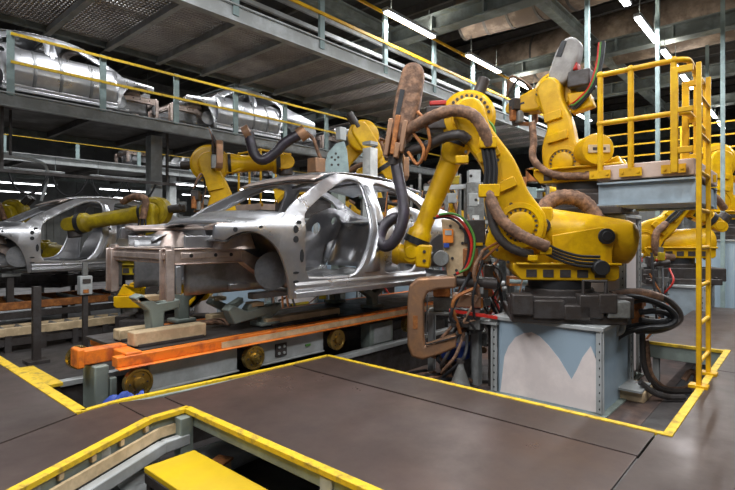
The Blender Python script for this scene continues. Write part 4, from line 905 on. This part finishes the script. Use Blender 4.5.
cy = gl([(1.101,0.353),(0.679,0.338)]); q = MB(); q.cyl((cy[0][0], 0, cy[0][1]), (cy[1][0], 0, cy[1][1]), .06); gp(q, 'gun_cylinder', 'castdark')
cy = gl([(1.176,0.047),(0.679,-0.016)]); q = MB(); q.beam((cy[0][0], .05, cy[0][1]), (cy[1][0], .05, cy[1][1]), .06, .03); gp(q, 'shunt', 'red')
for k in range(7):
    random.seed(20+k); p0 = random.choice(tx); p1 = random.choice(tx); q = MB()
    q.tube([(p0[0], .06, p0[1]), ((p0[0]+p1[0])/2+random.uniform(-.2, .2), .15, (p0[1]+p1[1])/2+random.uniform(-.25, .1)), (p1[0], .06, p1[1]-.1)], .014+.006*(k % 2), 7); gp(q, 'cable', ('black', 'brown', 'rust')[k % 3])

# ------------------------------------------------------------------ clutter below the gun
def pt(l): return l[0]
def frame_stand(label, x, y, w, d, h, m, name='tip_dresser_stand', extras=True):
    t = thing(name, label, 'stand', (x, y, -.55), .5)
    for sx in (-1, 1):
        for sy in (-1, 1): q = MB(); q.box((sx*w/2, sy*d/2, h/2), (.06, .06, h)); q.build('leg', m, t)
    q = MB(); q.box((0, 0, h), (w+.1, d+.1, .03)); q.build('top', m, t, bevel=.005)
    q = MB(); q.box((0, 0, h*.4), (w, d, .03)); q.build('shelf', m, t)
    return t
frame_stand('pale blue-grey frame stand inside the C of the copper weld gun', 5.15, 3.3, .34, .3, .75, 'beam')
t = thing('tip_dresser', 'grey tip dresser machine on the blue-grey frame stand', 'machine', (5.15, 3.3, .215), .5)
q = MB(); q.box((0, 0, .09), (.3, .24, .18)); q.build('housing', 'greymachine', t, bevel=.015); q = MB(); q.cyl((.1, 0, .18), (.1, 0, .4), .05); q.build('spindle', 'castdark', t); q = MB(); q.box((-.14, .02, .26), (.08, .2, .16)); q.build('bracket', 'rust', t, bevel=.01)
t = thing('parts_bin', 'blue bin on the pit floor under the weld gun', 'bin', (5.0, 3.02, -.55)); q = MB(); q.prism([(-.17, .26), (.17, .26), (.2, .42), (-.2, .42)], -.12, .12); q.build('bin', 'blue', t, bevel=.015); q = MB(); q.box((0, 0, .13), (.25, .18, .26)); q.build('stand', 'castdark', t)
t = thing('valve_manifold', 'grey and orange valve manifold post left of the pale plinth', 'manifold', (5.0, 2.78, -.55))
q = MB(); q.box((0, 0, .42), (.09, .09, .84)); q.build('post', 'beam', t, bevel=.006)
q = MB(); q.box((-.03, .06, .72), (.24, .22, .26)); q.build('valve_block', 'greymachine', t, bevel=.015)
for k in range(4): q = MB(); q.cyl((-.16, .0+.05*k, .60+.06*k), (-.26, .0+.05*k, .60+.06*k), .022, n=10); q.build('fitting', 'rust' if k % 2 else 'beam', t)
q = MB(); q.box((-.1, -.06, .93), (.10, .1, .12)); q.build('orange_cap', 'orangelabel', t, bevel=.01)
for k in range(5): q = MB(); q.tube([(-.2, .02*k, .62+.04*k), (-.45, .1*k-.1, .4), (-.4, .2, .12+.05*k), (.1, .3, .06)], .018, 7); q.build('hose', ('black', 'brown', 'castdark')[k % 3], t)
t = thing('air_bottle', 'upright grey-white cone-topped filter left of the pale plinth on the pit floor', 'filter', (4.55, 2.72, -.55)); q = MB(); q.lathe((0, 0, 0), (0, 0, 1), [(0, .12), (.12, .10), (.28, .04), (.34, .03)], 18); q.build('body', 'greymachine', t); q = MB(); q.cyl((0, 0, .34), (0, 0, .38), .04); q.build('cap', 'castdark', t)
t = thing('cable_rack', 'low rack of dark cables on the pit floor beyond the walkway edge', 'rack', (4.3, 3.05, -.55))
for k in range(6): q = MB(); q.tube([(-.5, .12*k-.3, .05), (0, .12*k-.3+.05*math.sin(k), .14), (.6, .12*k-.25, .06)], .03, 7); q.build('cable', 'black' if k % 2 else 'brown', t)
q = MB(); q.box((0, 0, .03), (1.0, .8, .03)); q.build('tray', 'castdark', t)
t = thing('drip_shelf', 'grey shelf plate jutting left from the pale plinth top', 'shelf', (5.05, 2.62, .19)); q = MB(); q.box((0, 0, .0), (.5, .36, .025)); q.build('plate', 'beam', t); q = MB(); q.prism([(-.2, -.01), (.2, -.01), (.2, -.25)], -.02, .02); q.build('bracket', 'castdark', t); q = MB(); q.box((.0, 0, -.37), (.06, .06, .74)); q.build('post', 'castdark', t)

# big cable loop right of the hero plinth
t = thing('cable_bundle', 'thick dark cable bundle looping off the right side of the front plinth', 'cables', (5.35, 1.35, .2))
o = Vector((5.35, 1.35, .2))
for k, pts in enumerate(([(5.42,1.486,0.464),(5.54,1.35,0.504),(5.673,1.198,0.464),(5.794,1.062,0.383),(5.847,1.001,0.282),(5.794,1.062,0.201),(5.64,1.236,0.181),(5.507,1.387,0.13),(5.433,1.471,0.009),(5.42,1.486,-0.344),(5.42,1.486,-0.647)], [(5.549,1.445,0.404),(5.718,1.253,0.455),(5.854,1.1,0.373),(5.901,1.046,0.271),(5.833,1.123,0.209),(5.684,1.292,0.199),(5.563,1.43,0.137),(5.522,1.476,-0.037),(5.515,1.484,-0.364),(5.515,1.484,-0.692)], [(5.567,1.546,0.507),(5.705,1.39,0.538),(5.856,1.218,0.507),(5.966,1.093,0.445),(6.041,1.007,0.32),(6.035,1.015,0.216),(5.911,1.156,0.133),(5.746,1.343,0.122)], [(5.662,1.286,0.335),(5.763,1.172,0.345),(5.851,1.072,0.315),(5.865,1.057,0.253),(5.763,1.172,0.233),(5.662,1.286,0.253)])):
    q = MB(); q.tube([Vector(p)-o for p in pts], .028 if k < 2 else .032, 9); q.build('cable', 'black' if k != 2 else 'castdark', t)
q = MB(); A = [Vector(p)-o for p in [(5.473,1.501,0.488),(5.662,1.286,0.519),(5.797,1.133,0.468)]]; q.tube(A, .06, 10); q.build('sleeve', 'brown', t)
for k, pts in enumerate(([(5.3,1.546,0.31),(5.366,1.471,0.36),(5.432,1.396,0.29),(5.432,1.396,0.17),(5.393,1.441,0.13)], [(5.287,1.561,0.25),(5.353,1.486,0.3),(5.393,1.441,0.23),(5.379,1.456,0.11)])):
    q = MB(); q.tube([Vector(p)-o for p in pts], .03, 8); q.build('grey_hose', 'beam', t)
q = MB(); p = Vector([(5.815,1.34,0.292)][0])-o; q.box(p, (.12, .1, .34)); q.build('junction_box', 'rust', t, bevel=.01)
t = thing('floor_hoses', 'brown hoses trailing on the pit floor between the plinths and the ladder', 'hoses', (5.6, 1.0, -.53)); o = Vector((5.6, 1.0, -.53))
for k, pts in enumerate(([(5.787,1.296,0.133),(5.801,1.28,-0.231),(5.876,1.195,-0.439),(5.993,1.062,-0.543),(6.117,0.922,-0.574)], [(5.87,1.277,0.019),(5.898,1.246,-0.317),(5.995,1.135,-0.485),(6.12,0.994,-0.527),(6.197,0.907,-0.454)], [(5.551,1.261,-0.35),(5.65,1.149,-0.46),(5.75,1.036,-0.53),(5.842,0.931,-0.55)], [(6.017,0.959,-0.373),(6.058,0.913,-0.29),(6.106,0.859,-0.332),(6.085,0.882,-0.476)])):
    q = MB(); q.tube([Vector((p[0], p[1], max(p[2], -.50)))-o for p in pts], .03, 8); q.build('hose', 'brown' if k % 2 else 'castdark', t)
t = thing('concrete_pad', 'low tan concrete pad at the foot of the tall white column', 'pad', (5.72, 1.42, -.55)); q = MB(); q.box((0, 0, .06), (.45, .42, .12)); q.build('pad', 'cream', t, bevel=.02); q = MB(); q.box((-.1, -.05, .13), (.4, .3, .02)); q.build('sheet', 'beam', t)

# ------------------------------------------------------------------ second robot on the tall column
pedestal('tall white column plinth behind the front robot carrying the upright robot', (6.30, 2.05, -.55), (.62, 1.05), 1.9, name='robot_column', m='column')
r2 = robot('upright yellow robot with grey hose cover on the tall column at upper right', (6.32, 2.06, 1.35), HY-.5, (.16, .64), (.34, 1.56), (.82, 1.48), hub=.245, balancer=False, fr=(.09, .08), studs=True, boot=((.22, 1.74), (.06, 2.16), .135), bootmat='greyboot', simple=True)
q = MB(); q.box((.12, .1, 1.80), (.2, .18, .10)); q.build('red_valve', 'red', r2, bevel=.02); q = MB(); q.box((.0, .1, 1.64), (.26, .24, .2)); q.build('motor_block', 'castdark', r2, bevel=.02)
for k, m in enumerate(('red', 'green', 'black', 'black')):
    q = MB(); q.tube([(-.22-.02*k, .16, 2.02), (-.20-.02*k, .2, 1.75), (-.12-.02*k, .22, 1.5), (.02, .2, 1.38-.03*k), (.12, .16, 1.34)], .013, 7); q.build(f'{m}_cable', m, r2)
q = MB(); q.prism([(-.16, 1.30), (.10, 1.24), (.15, 1.5), (-.10, 1.48)], .0, .16); q.build('fin', 'yellow', r2, bevel=.02)
q = MB(); q.lathe((-.16, .24, .74), (-.55, .8, 0), [(-.3, .16), (-.1, .185), (.16, .185), (.19, .17), (.20, .12), (.21, .02)], 32); c = q.build('side_drum', 'yellow', r2)
R3 = Matrix.Rotation(math.atan2(.8, -.55)-PI/2, 3, 'Z')
pc = Vector((-.16, .24, .74))+Vector((-.55, .8, 0)).normalized()*.215
q = MB(); q.box(pc, (.24, .012, .09), mtx=R3); pl_ = q.build('name_plate', 'cream', c, bevel=.004)
q = MB(); q.box(pc+Vector((-.55, .8, 0)).normalized()*.008, (.14, .004, .03), mtx=R3); q.build('plate_marking', 'castdark', pl_)
q = MB(); q.tube([(-.4, .3, .46), (-.1, .36, .45), (.25, .36, .5), (.5, .30, .7), (.54, .2, .95), (.58, .14, 1.2)], .045, ribs=.04); q.build('hose_sleeve', 'brown', r2)

def gun(label, loc, rz, s=1.0, wild=5):
    t = thing('weld_gun', label, 'welding gun', loc, rz)
    Cf = [(0, .1), (-.4, .1), (-.5, 0), (-.5, -.4), (-.42, -.5), (0, -.5), (0, -.42), (-.36, -.42), (-.42, -.36), (-.42, -.04), (-.36, .02), (0, .02)]
    q = MB(); q.prism([(a*s, b*s) for a, b in Cf], -.05, .05); q.build('c_frame', 'bronze', t, bevel=.012)
    for k, (p, z, m) in enumerate((((.12, 0, .02), (.3, .24, .3), 'castdark'), ((.05, .05, -.3), (.16, .18, .3), 'greymachine'), ((.2, -.03, -.2), (.14, .14, .4), 'rust'))):
        q = MB(); q.box([c*s for c in p], [c*s for c in z]); q.build('gun_block', m, t, bevel=.01)
    for k in range(wild): q = MB(); q.tube([(.2, 0, .1), (.1+.1*k, .12, .3+.04*k), (-.1-.06*k, .1, .15), (-.1, .05, -.1)], .014, 6); q.build('cable', ('black', 'brown', 'rust')[k % 3], t)
    return t
gun('brown cable-wrapped weld gun on the wrist of the upright robot at upper right', [(6.281,2.853,2.829)][0], 2.6, .5, 2)

# ------------------------------------------------------------------ access platforms
def access(label, loc, w, d, zt, rz=0, legs=(-1, 1)):
    t = thing('access_platform', label, 'platform', loc, rz)
    q = MB(); q.box((0, 0, zt-.06), (d, w, .13)); q.build('floor_slab', 'slab', t, bevel=.008)
    q = MB()
    for x in (-d/2+.05, d/2-.05):
        q = MB(); q.ibeam((x, -w/2, zt-.24), (x, w/2, zt-.24), .10, .20, .015); q.build('deck_girder', 'paleblue', t)
    q = MB(); q.box((0, 0, zt-.24), (d-.1, w-.04, .16)); q.build('under_tray', 'paleblue', t)
    for sy in legs: q = MB(); q.box((d/2-.1, sy*(w/2-.06), (zt-.34)/2), (.09, .09, zt-.34)); q.build('leg', 'beam', t)
    return t
def rail_post(par, x, y, z0, h):
    q = MB(); q.cyl((x, y, z0), (x, y, z0+h), .024, n=12); q.sphere((x, y, z0+h), .032, n=8); q.sphere((x, y, z0+h*.5), .031, n=8); q.box((x-.01, y, z0-.02), (.02, .17, .07)); q.cyl((x-.03, y-.06, z0-.02), (x-.02, y-.06, z0-.02), .012, n=8); q.cyl((x-.03, y+.06, z0-.02), (x-.02, y+.06, z0-.02), .012, n=8); q.build('post', 'safety', par)
ap = access('cream-edged access platform with yellow rails at the top of the ladder', (5.235, 1.02, -.55), .72, 1.29, 2.26, legs=())
# railing around it (its own thing), front at X=4.6
t = thing('platform_railing', 'tubular yellow guard railing on the cream-edged platform by the ladder', 'railing', (4.6, 1.02, 1.66))
for y in (.33, .09, -.22): rail_post(t, -.02, y, 0, .84)
for x in (.3, ): rail_post(t, x+.2, -.30, 0, .84)
for z in (.84, .42):
    q = MB(); q.tube([(-.02, .33, z), (-.02, .05, z), (-.02, -.22, z), (.02, -.29, z), (.10, -.31, z), (.5, -.30, z)], .022, 10, 4); q.build('rail', 'safety', t)
rail_post(t, 1.0, -.30, 0, .84)
for z in (.84, .42): q = MB(); q.cyl((.5, -.30, z), (1.0, -.30, z), .022); q.build('rail', 'safety', t)
# ladder on the walkway edge
t = thing('fixed_ladder', 'tall yellow ladder with hooped handrails standing on the walkway edge', 'ladder', (4.58, .60, 0))
for x in (-.23, .23):
    q = MB(); q.box((x, 0, 1.19), (.03, .034, 2.38)); q.build('stile', 'safety', t, bevel=.005)
    q = MB(); q.box((x, .085, 2.352), (.033, .10, .05)); q.box((x, .155, 1.98), (.031, .05, .794)); q.box((x, .085, 1.75), (.029, .10, .05)); q.box((x, .085, 2.05), (.029, .10, .04)); q.build('hoop', 'safety', t, bevel=.006)
for k in range(8):
    q = MB(); q.cyl((-.23, 0, .18+.28*k), (.23, 0, .18+.28*k), .016, n=10); q.build('rung', 'safety', t)
for x in (-.23, .23): q = MB(); q.box((x, 0, .01), (.10, .12, .02)); q.build('foot', 'safety', t)

# ------------------------------------------------------------------ robots farther right
pedestal('blue-grey plinth at right behind the ladder', (9.35, 1.65, -.55), (.95, .95), .92, m='paleblue')
robot('crouching yellow robot behind the ladder on the blue-grey plinth at right', (9.35, 1.65, .37), HY-.05, (.50, .64), (-.15, 1.32), (-.62, .95), paint='yellow', hub=.25, balvec=(-.95, .06))
pedestal('pale plinth at the right picture edge', (12.6, 1.3, -.55), (1.1, 1.1), 1.6)
robot('yellow robot at the right picture edge showing its round elbow drum', (12.6, 1.3, 1.05), HY, (.25, .75), (.15, 1.6), (-.6, 1.2), hub=.36, simple=True)
robot('low yellow robot at the right picture edge just above the walkway', (10.3, .0, .05), HY+.2, (.3, .7), (-.2, 1.1), (.3, .6), hub=.22, simple=True)
pedestal('short dark plinth under the low robot at the right edge', (10.3, .0, -.55), (.9, .9), .6, m='greymachine')
# ------------------------------------------------------------------ robots behind the car line
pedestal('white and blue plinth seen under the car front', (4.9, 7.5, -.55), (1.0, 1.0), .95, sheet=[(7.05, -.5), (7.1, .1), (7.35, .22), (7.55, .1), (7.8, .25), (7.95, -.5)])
YA = math.atan2(-.75, .661)   # along the picture's left-to-right direction
robot('tall yellow robot behind the bonnet with a bent purple hose', (4.9, 7.5, .40), YA+PI+.25, (.05, .85), (.32, 1.95), (-.9, 2.02), hub=.30, balancer=True, balvec=(-.7, -.1), simple=True, fr=(.15, .13))
def atd(l): return [Vector(p) for p in l]
t = thing('dress_hose', 'thick purple-black hose bent in a V above the tall robot behind the bonnet', 'hose', (4.9, 7.3, 2.3)); o = Vector((4.9, 7.3, 2.3))
q = MB(); q.tube([p-o for p in atd([(4.925,6.962,2.826),(4.947,6.937,2.66),(4.991,6.887,2.461),(5.078,6.787,2.378),(5.21,6.638,2.494),(5.32,6.513,2.66),(5.484,6.327,2.81)])], .085, 12, 8, ribs=.02); q.build('hose', 'hose', t)
q = MB(); a, b = [p-o for p in atd([(4.87,7.024,2.81),(4.936,6.949,2.86)])]; q.cyl(a, b, .12); q.build('end_fitting', 'bronze', t)
q = MB(); a, b = [p-o for p in atd([(5.473,6.339,2.777),(5.55,6.252,2.86)])]; q.cyl(a, b, .12); q.build('end_fitting', 'bronze', t)
q = MB(); q.tube([p-o for p in atd([(5.55,6.252,2.843),(5.638,6.152,2.71),(5.682,6.103,2.511),(5.726,6.053,2.345)])], .03, 8); q.build('thin_hose', 'brown', t)
gun('brown weld gun with wild cables left of the tall robot behind the bonnet', atd([(4.529,7.259,2.56)])[0], PI/4+.3, .75, 4)
t = thing('fixture_tower', 'pale green bolted fixture plate rising behind the car roof', 'fixture', (5.55, 5.5, -.55)); o = Vector((5.55, 5.5, -.55))
F2 = [(p-o) for p in atd([(5.346,5.652,2.107),(5.408,5.582,2.417),(5.49,5.489,2.557),(5.572,5.396,2.588),(5.602,5.361,2.449),(5.623,5.338,2.107)])]
sx = Vector((.661, -.75, 0))
ln = [(v.dot(sx), v.z) for v in F2]
fm = lambda x, y, z: Vector((x*sx.x+y*.75, x*sx.y+y*.661, z))
q = MB(); q.prism(ln, -.03, .03, fm); fp = q.build('plate', 'bluegreen', t, bevel=.006)
for p in ((.1, .3), (.5, .3), (.3, .5), (.1, .6), (.5, .6), (.35, .75)):
    xs = [a for a, b in ln]; zs = [b for a, b in ln]; x = min(xs)+(max(xs)-min(xs))*(.3+.6*p[0]); z = min(zs)+(max(zs)-min(zs))*p[1]*.8; q = MB(); q.cyl(fm(x, -.036, z), fm(x, -.029, z), .02, n=8); q.build('bolt', 'castdark', fp)
z0 = min(b for a, b in ln); xm = sum(a for a, b in ln)/len(ln)
q = MB(); q.box(fm(xm, .1, z0/2), (.16, .16, z0)); q.build('post', 'greygreen', t)
q = MB(); q.box(fm(xm+.05, 0, z0+.60), (.14, .1, .2)); q.build('clamp', 'beam', t, bevel=.01)
q = MB(); q.box(fm(xm-.30, 0, z0+.1), (.3, .2, .22)); q.build('tool_block', 'bronze', t, bevel=.01)
t = thing('white_post', 'white square post beside the pale green fixture plate above the car roof', 'post', (6.25, 5.45, -.55)); q = MB(); q.box((0, 0, 1.57), (.18, .18, 3.1)); q.build('post', 'white', t, bevel=.01); q = MB(); q.box((0, 0, .02), (.3, .3, .04)); q.build('foot', 'beam', t); q = MB(); q.box((0, 0, 3.2), (.18, .18, .05)); q.build('cap', 'beam', t)
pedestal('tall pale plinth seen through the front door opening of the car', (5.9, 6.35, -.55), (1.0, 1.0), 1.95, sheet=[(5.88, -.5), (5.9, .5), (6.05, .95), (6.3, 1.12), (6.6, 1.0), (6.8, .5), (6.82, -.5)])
robot('yellow robot with tangled hoses bending over behind the car roof', (5.95, 6.35, 1.4), YA+.1, (.15, .55), (.75, 1.45), (1.15, .85), paint='yellow', hub=.25, balvec=(-.6, -.1))
gun('grey weld gun hung behind the car roof in front of the bent robot', atd([(6.841,5.392,2.44)])[0], PI/4+.4, .8)
pedestal('dark plinth behind the car nose', (3.84, 7.98, -.55), (.8, .8), .65, m='greymachine')
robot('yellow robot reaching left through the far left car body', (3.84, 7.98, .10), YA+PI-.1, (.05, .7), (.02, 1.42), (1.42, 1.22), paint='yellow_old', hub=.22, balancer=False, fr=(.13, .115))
gun('dark weld gun hanging behind the front rails of the silver body', (4.2, 7.35, 1.75), PI/4+PI, .5, 2)
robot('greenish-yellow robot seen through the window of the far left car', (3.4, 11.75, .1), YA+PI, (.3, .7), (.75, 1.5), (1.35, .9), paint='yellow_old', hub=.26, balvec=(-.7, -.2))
pedestal('low dark plinth under the small robot below the car front rails', [(3.214,6.484,-0.347)][0][:2]+(-.55,), (.7, .7), .35, m='greymachine')
robot('low yellow robot under the front rails of the silver car body', [(3.214,6.484,-0.347)][0][:2]+(-.2,), YA+.1, (.1, .6), (.25, .95), (.5, .62), paint='yellow', hub=.16, balancer=False, simple=True)
t = access('second access platform with yellow rails seen through the windscreen opening', (6.85, 9.1, -.55), .9, .9, 2.35)
t = thing('platform_railing', 'yellow ladder-like railing seen through the windscreen opening', 'railing', (6.85, 9.1, 1.80))
for y in (-.4, 0, .4): rail_post(t, -.4, y, 0, 1.15)
for x in (0, .4): rail_post(t, x, -.4, 0, 1.15)
for z in (.38, .76, 1.15):
    q = MB(); q.tube([(-.4, .4, z), (-.4, -.4, z), (.4, -.4, z)], .022, 8, 0); q.build('rail', 'safety', t)

# ------------------------------------------------------------------ equipment behind the front robot
t = thing('control_cabinet', 'tall grey control cabinet with white tags behind the front robot arm', 'cabinet', (7.9, 4.45, -.55), .72)
q = MB(); q.box((0, 0, 1.35), (.3, .3, 2.5)); q.build('body', 'greymachine', t, bevel=.01)
for z in (2.3, 1.95): q = MB(); q.box((-.16, 0, z), (.01, .12, .16)); q.build('tag', 'white', t)
q = MB(); q.beam((0, 0, 2.55), (-.1, .9, 2.5), .08, .08); q.build('arm', 'beam', t); q = MB(); q.box((0, 0, 2.72), (.2, .2, .22)); q.build('top_box', 'beam', t)
q = MB(); q.box((0, 0, .05), (.5, .5, .1)); q.build('base', 'castdark', t)
Xs = [(8.6, 6.9, .9, YA+PI), (11.6, 6.9, .9, YA+PI+.3), (15.2, 6.4, .9, YA), (8.8, 9.4, .4, YA+.4)]
Ls = ['distant yellow robot behind the rear of the silver car body', 'distant yellow robot left of the grey control cabinet', 'farthest yellow robot at the end of the mesh mezzanine', 'distant yellow robot under the upper deck behind the tall hose robot']
Ps = ['dark plinth of the distant robot behind the car rear', 'pale plinth left of the grey control cabinet', 'plinth at the end of the mesh mezzanine', 'plinth under the upper deck behind the tall hose robot']
proto = None
for (x, y, h, a), l, p in zip(Xs, Ls, Ps):
    pedestal(p, (x, y, -.55), (.9, .9), h+.5)
    if proto is None: proto = robot(l, (x, y, h-.05), a, (.3, .75), (.5, 1.6), (1.2, 1.3), hub=.25, balvec=(-.8, -.1))
    else: dup(proto, (x, y, h-.05), a, l)
def fence(label, a, b, z, n, m='safety'):
    t = thing('guard_fence', label, 'railing', (*a, z)); A = Vector((0, 0, 0)); Bv = Vector((b[0]-a[0], b[1]-a[1], 0))
    for k in range(n): q = MB(); q.box(Bv*(k/(n-1))+Vector((0, 0, .5)), (.05, .05, 1.0)); q.build('post', m, t)
    for h in (.33, .66, 1.0): q = MB(); q.beam(A+Vector((0, 0, h)), Bv+Vector((0, 0, h)), .04, .04); q.build('rail', m, t)
    return t
t = thing('far_platform', 'grey raised platform deck far behind the yellow ladder', 'platform', (16.8, 2.0, -.55))
q = MB(); q.box((0, 0, 3.6), (1.6, 9, .15)); q.build('deck', 'greymachine', t)
for y in (-4, -1.5, 1, 3.8): q = MB(); q.box((.5, y, 1.76), (.12, .12, 3.52)); q.build('leg', 'beam', t)
fence('yellow three-bar guard rail on the grey platform far behind the ladder', (16.05, -2.4), (16.05, 6.4), 3.13, 8)
t = thing('equipment_cart', 'dark equipment block with red cap on the far platform right of the ladder', 'equipment', (16.9, .2, 3.13)); q = MB(); q.box((0, 0, .25), (.6, .9, .5)); q.build('box', 'castdark', t, bevel=.05); q = MB(); q.box((0, -.3, .53), (.3, .2, .08)); q.build('cap', 'red', t, bevel=.02)
for k, (x, y, h, l) in enumerate(((11.2, 5.85, 1.6, 'grey machine housing behind the front robot elbow'), (9.3, 8.2, 1.2, 'grey machine housing behind the tall hose robot'), (14.6, 9.4, 2.0, 'large dim machine housing far down the line under the mezzanine'), (9.5, 14.5, 1.8, 'dim machine housing at the back left under the decks'), (15.5, 12, 2.2, 'dim grey enclosure far back under the upper deck'), (18, 3, 2.4, 'dim grey enclosure far back at right'))):
    t = thing('machine_housing', l, 'machine', (x, y, -.55), .2*k if k > 1 else 0); q = MB(); q.box((0, 0, h/2), (1.0, .8, h)); q.build('housing', 'greymachine', t, bevel=.02)
    for j in range(3): q = MB(); q.box((-.505, -.25+.25*j, h*.7), (.02, .16, .3)); q.build('panel', 'beam' if j % 2 else 'castdark', t)
    q = MB()
    for j in range(5): q = MB(); q.tube([(-.4+.2*j, -.2, h), (-.4+.2*j, 0, h+.25), (-.3+.2*j, .3, h)], .03, 7); q.build('pipework', 'castdark', t)

# ------------------------------------------------------------------ camera, world, view
cam = bpy.data.cameras.new('camera'); co = bpy.data.objects.new('camera', cam); COL.objects.link(co)
co.location = (0, 0, 1.1)
fwd = Vector((.750, .661, 0)).normalized()
co.rotation_euler = (PI/2, 0, math.atan2(fwd.y, fwd.x)-PI/2)
cam.sensor_width = 36; cam.lens = 36*500/735; cam.shift_y = -8/735
cam.clip_end = 200; cam.clip_start = .05
SC.camera = co
w = bpy.data.worlds.new('world'); SC.world = w; w.use_nodes = True
w.node_tree.nodes['Background'].inputs[0].default_value = (.62, .70, .82, 1); w.node_tree.nodes['Background'].inputs[1].default_value = .12
SC.view_settings.view_transform = 'Standard'; SC.view_settings.look = 'None'; SC.view_settings.exposure = 0.0; SC.view_settings.gamma = 1
SC.view_settings.use_curve_mapping = False
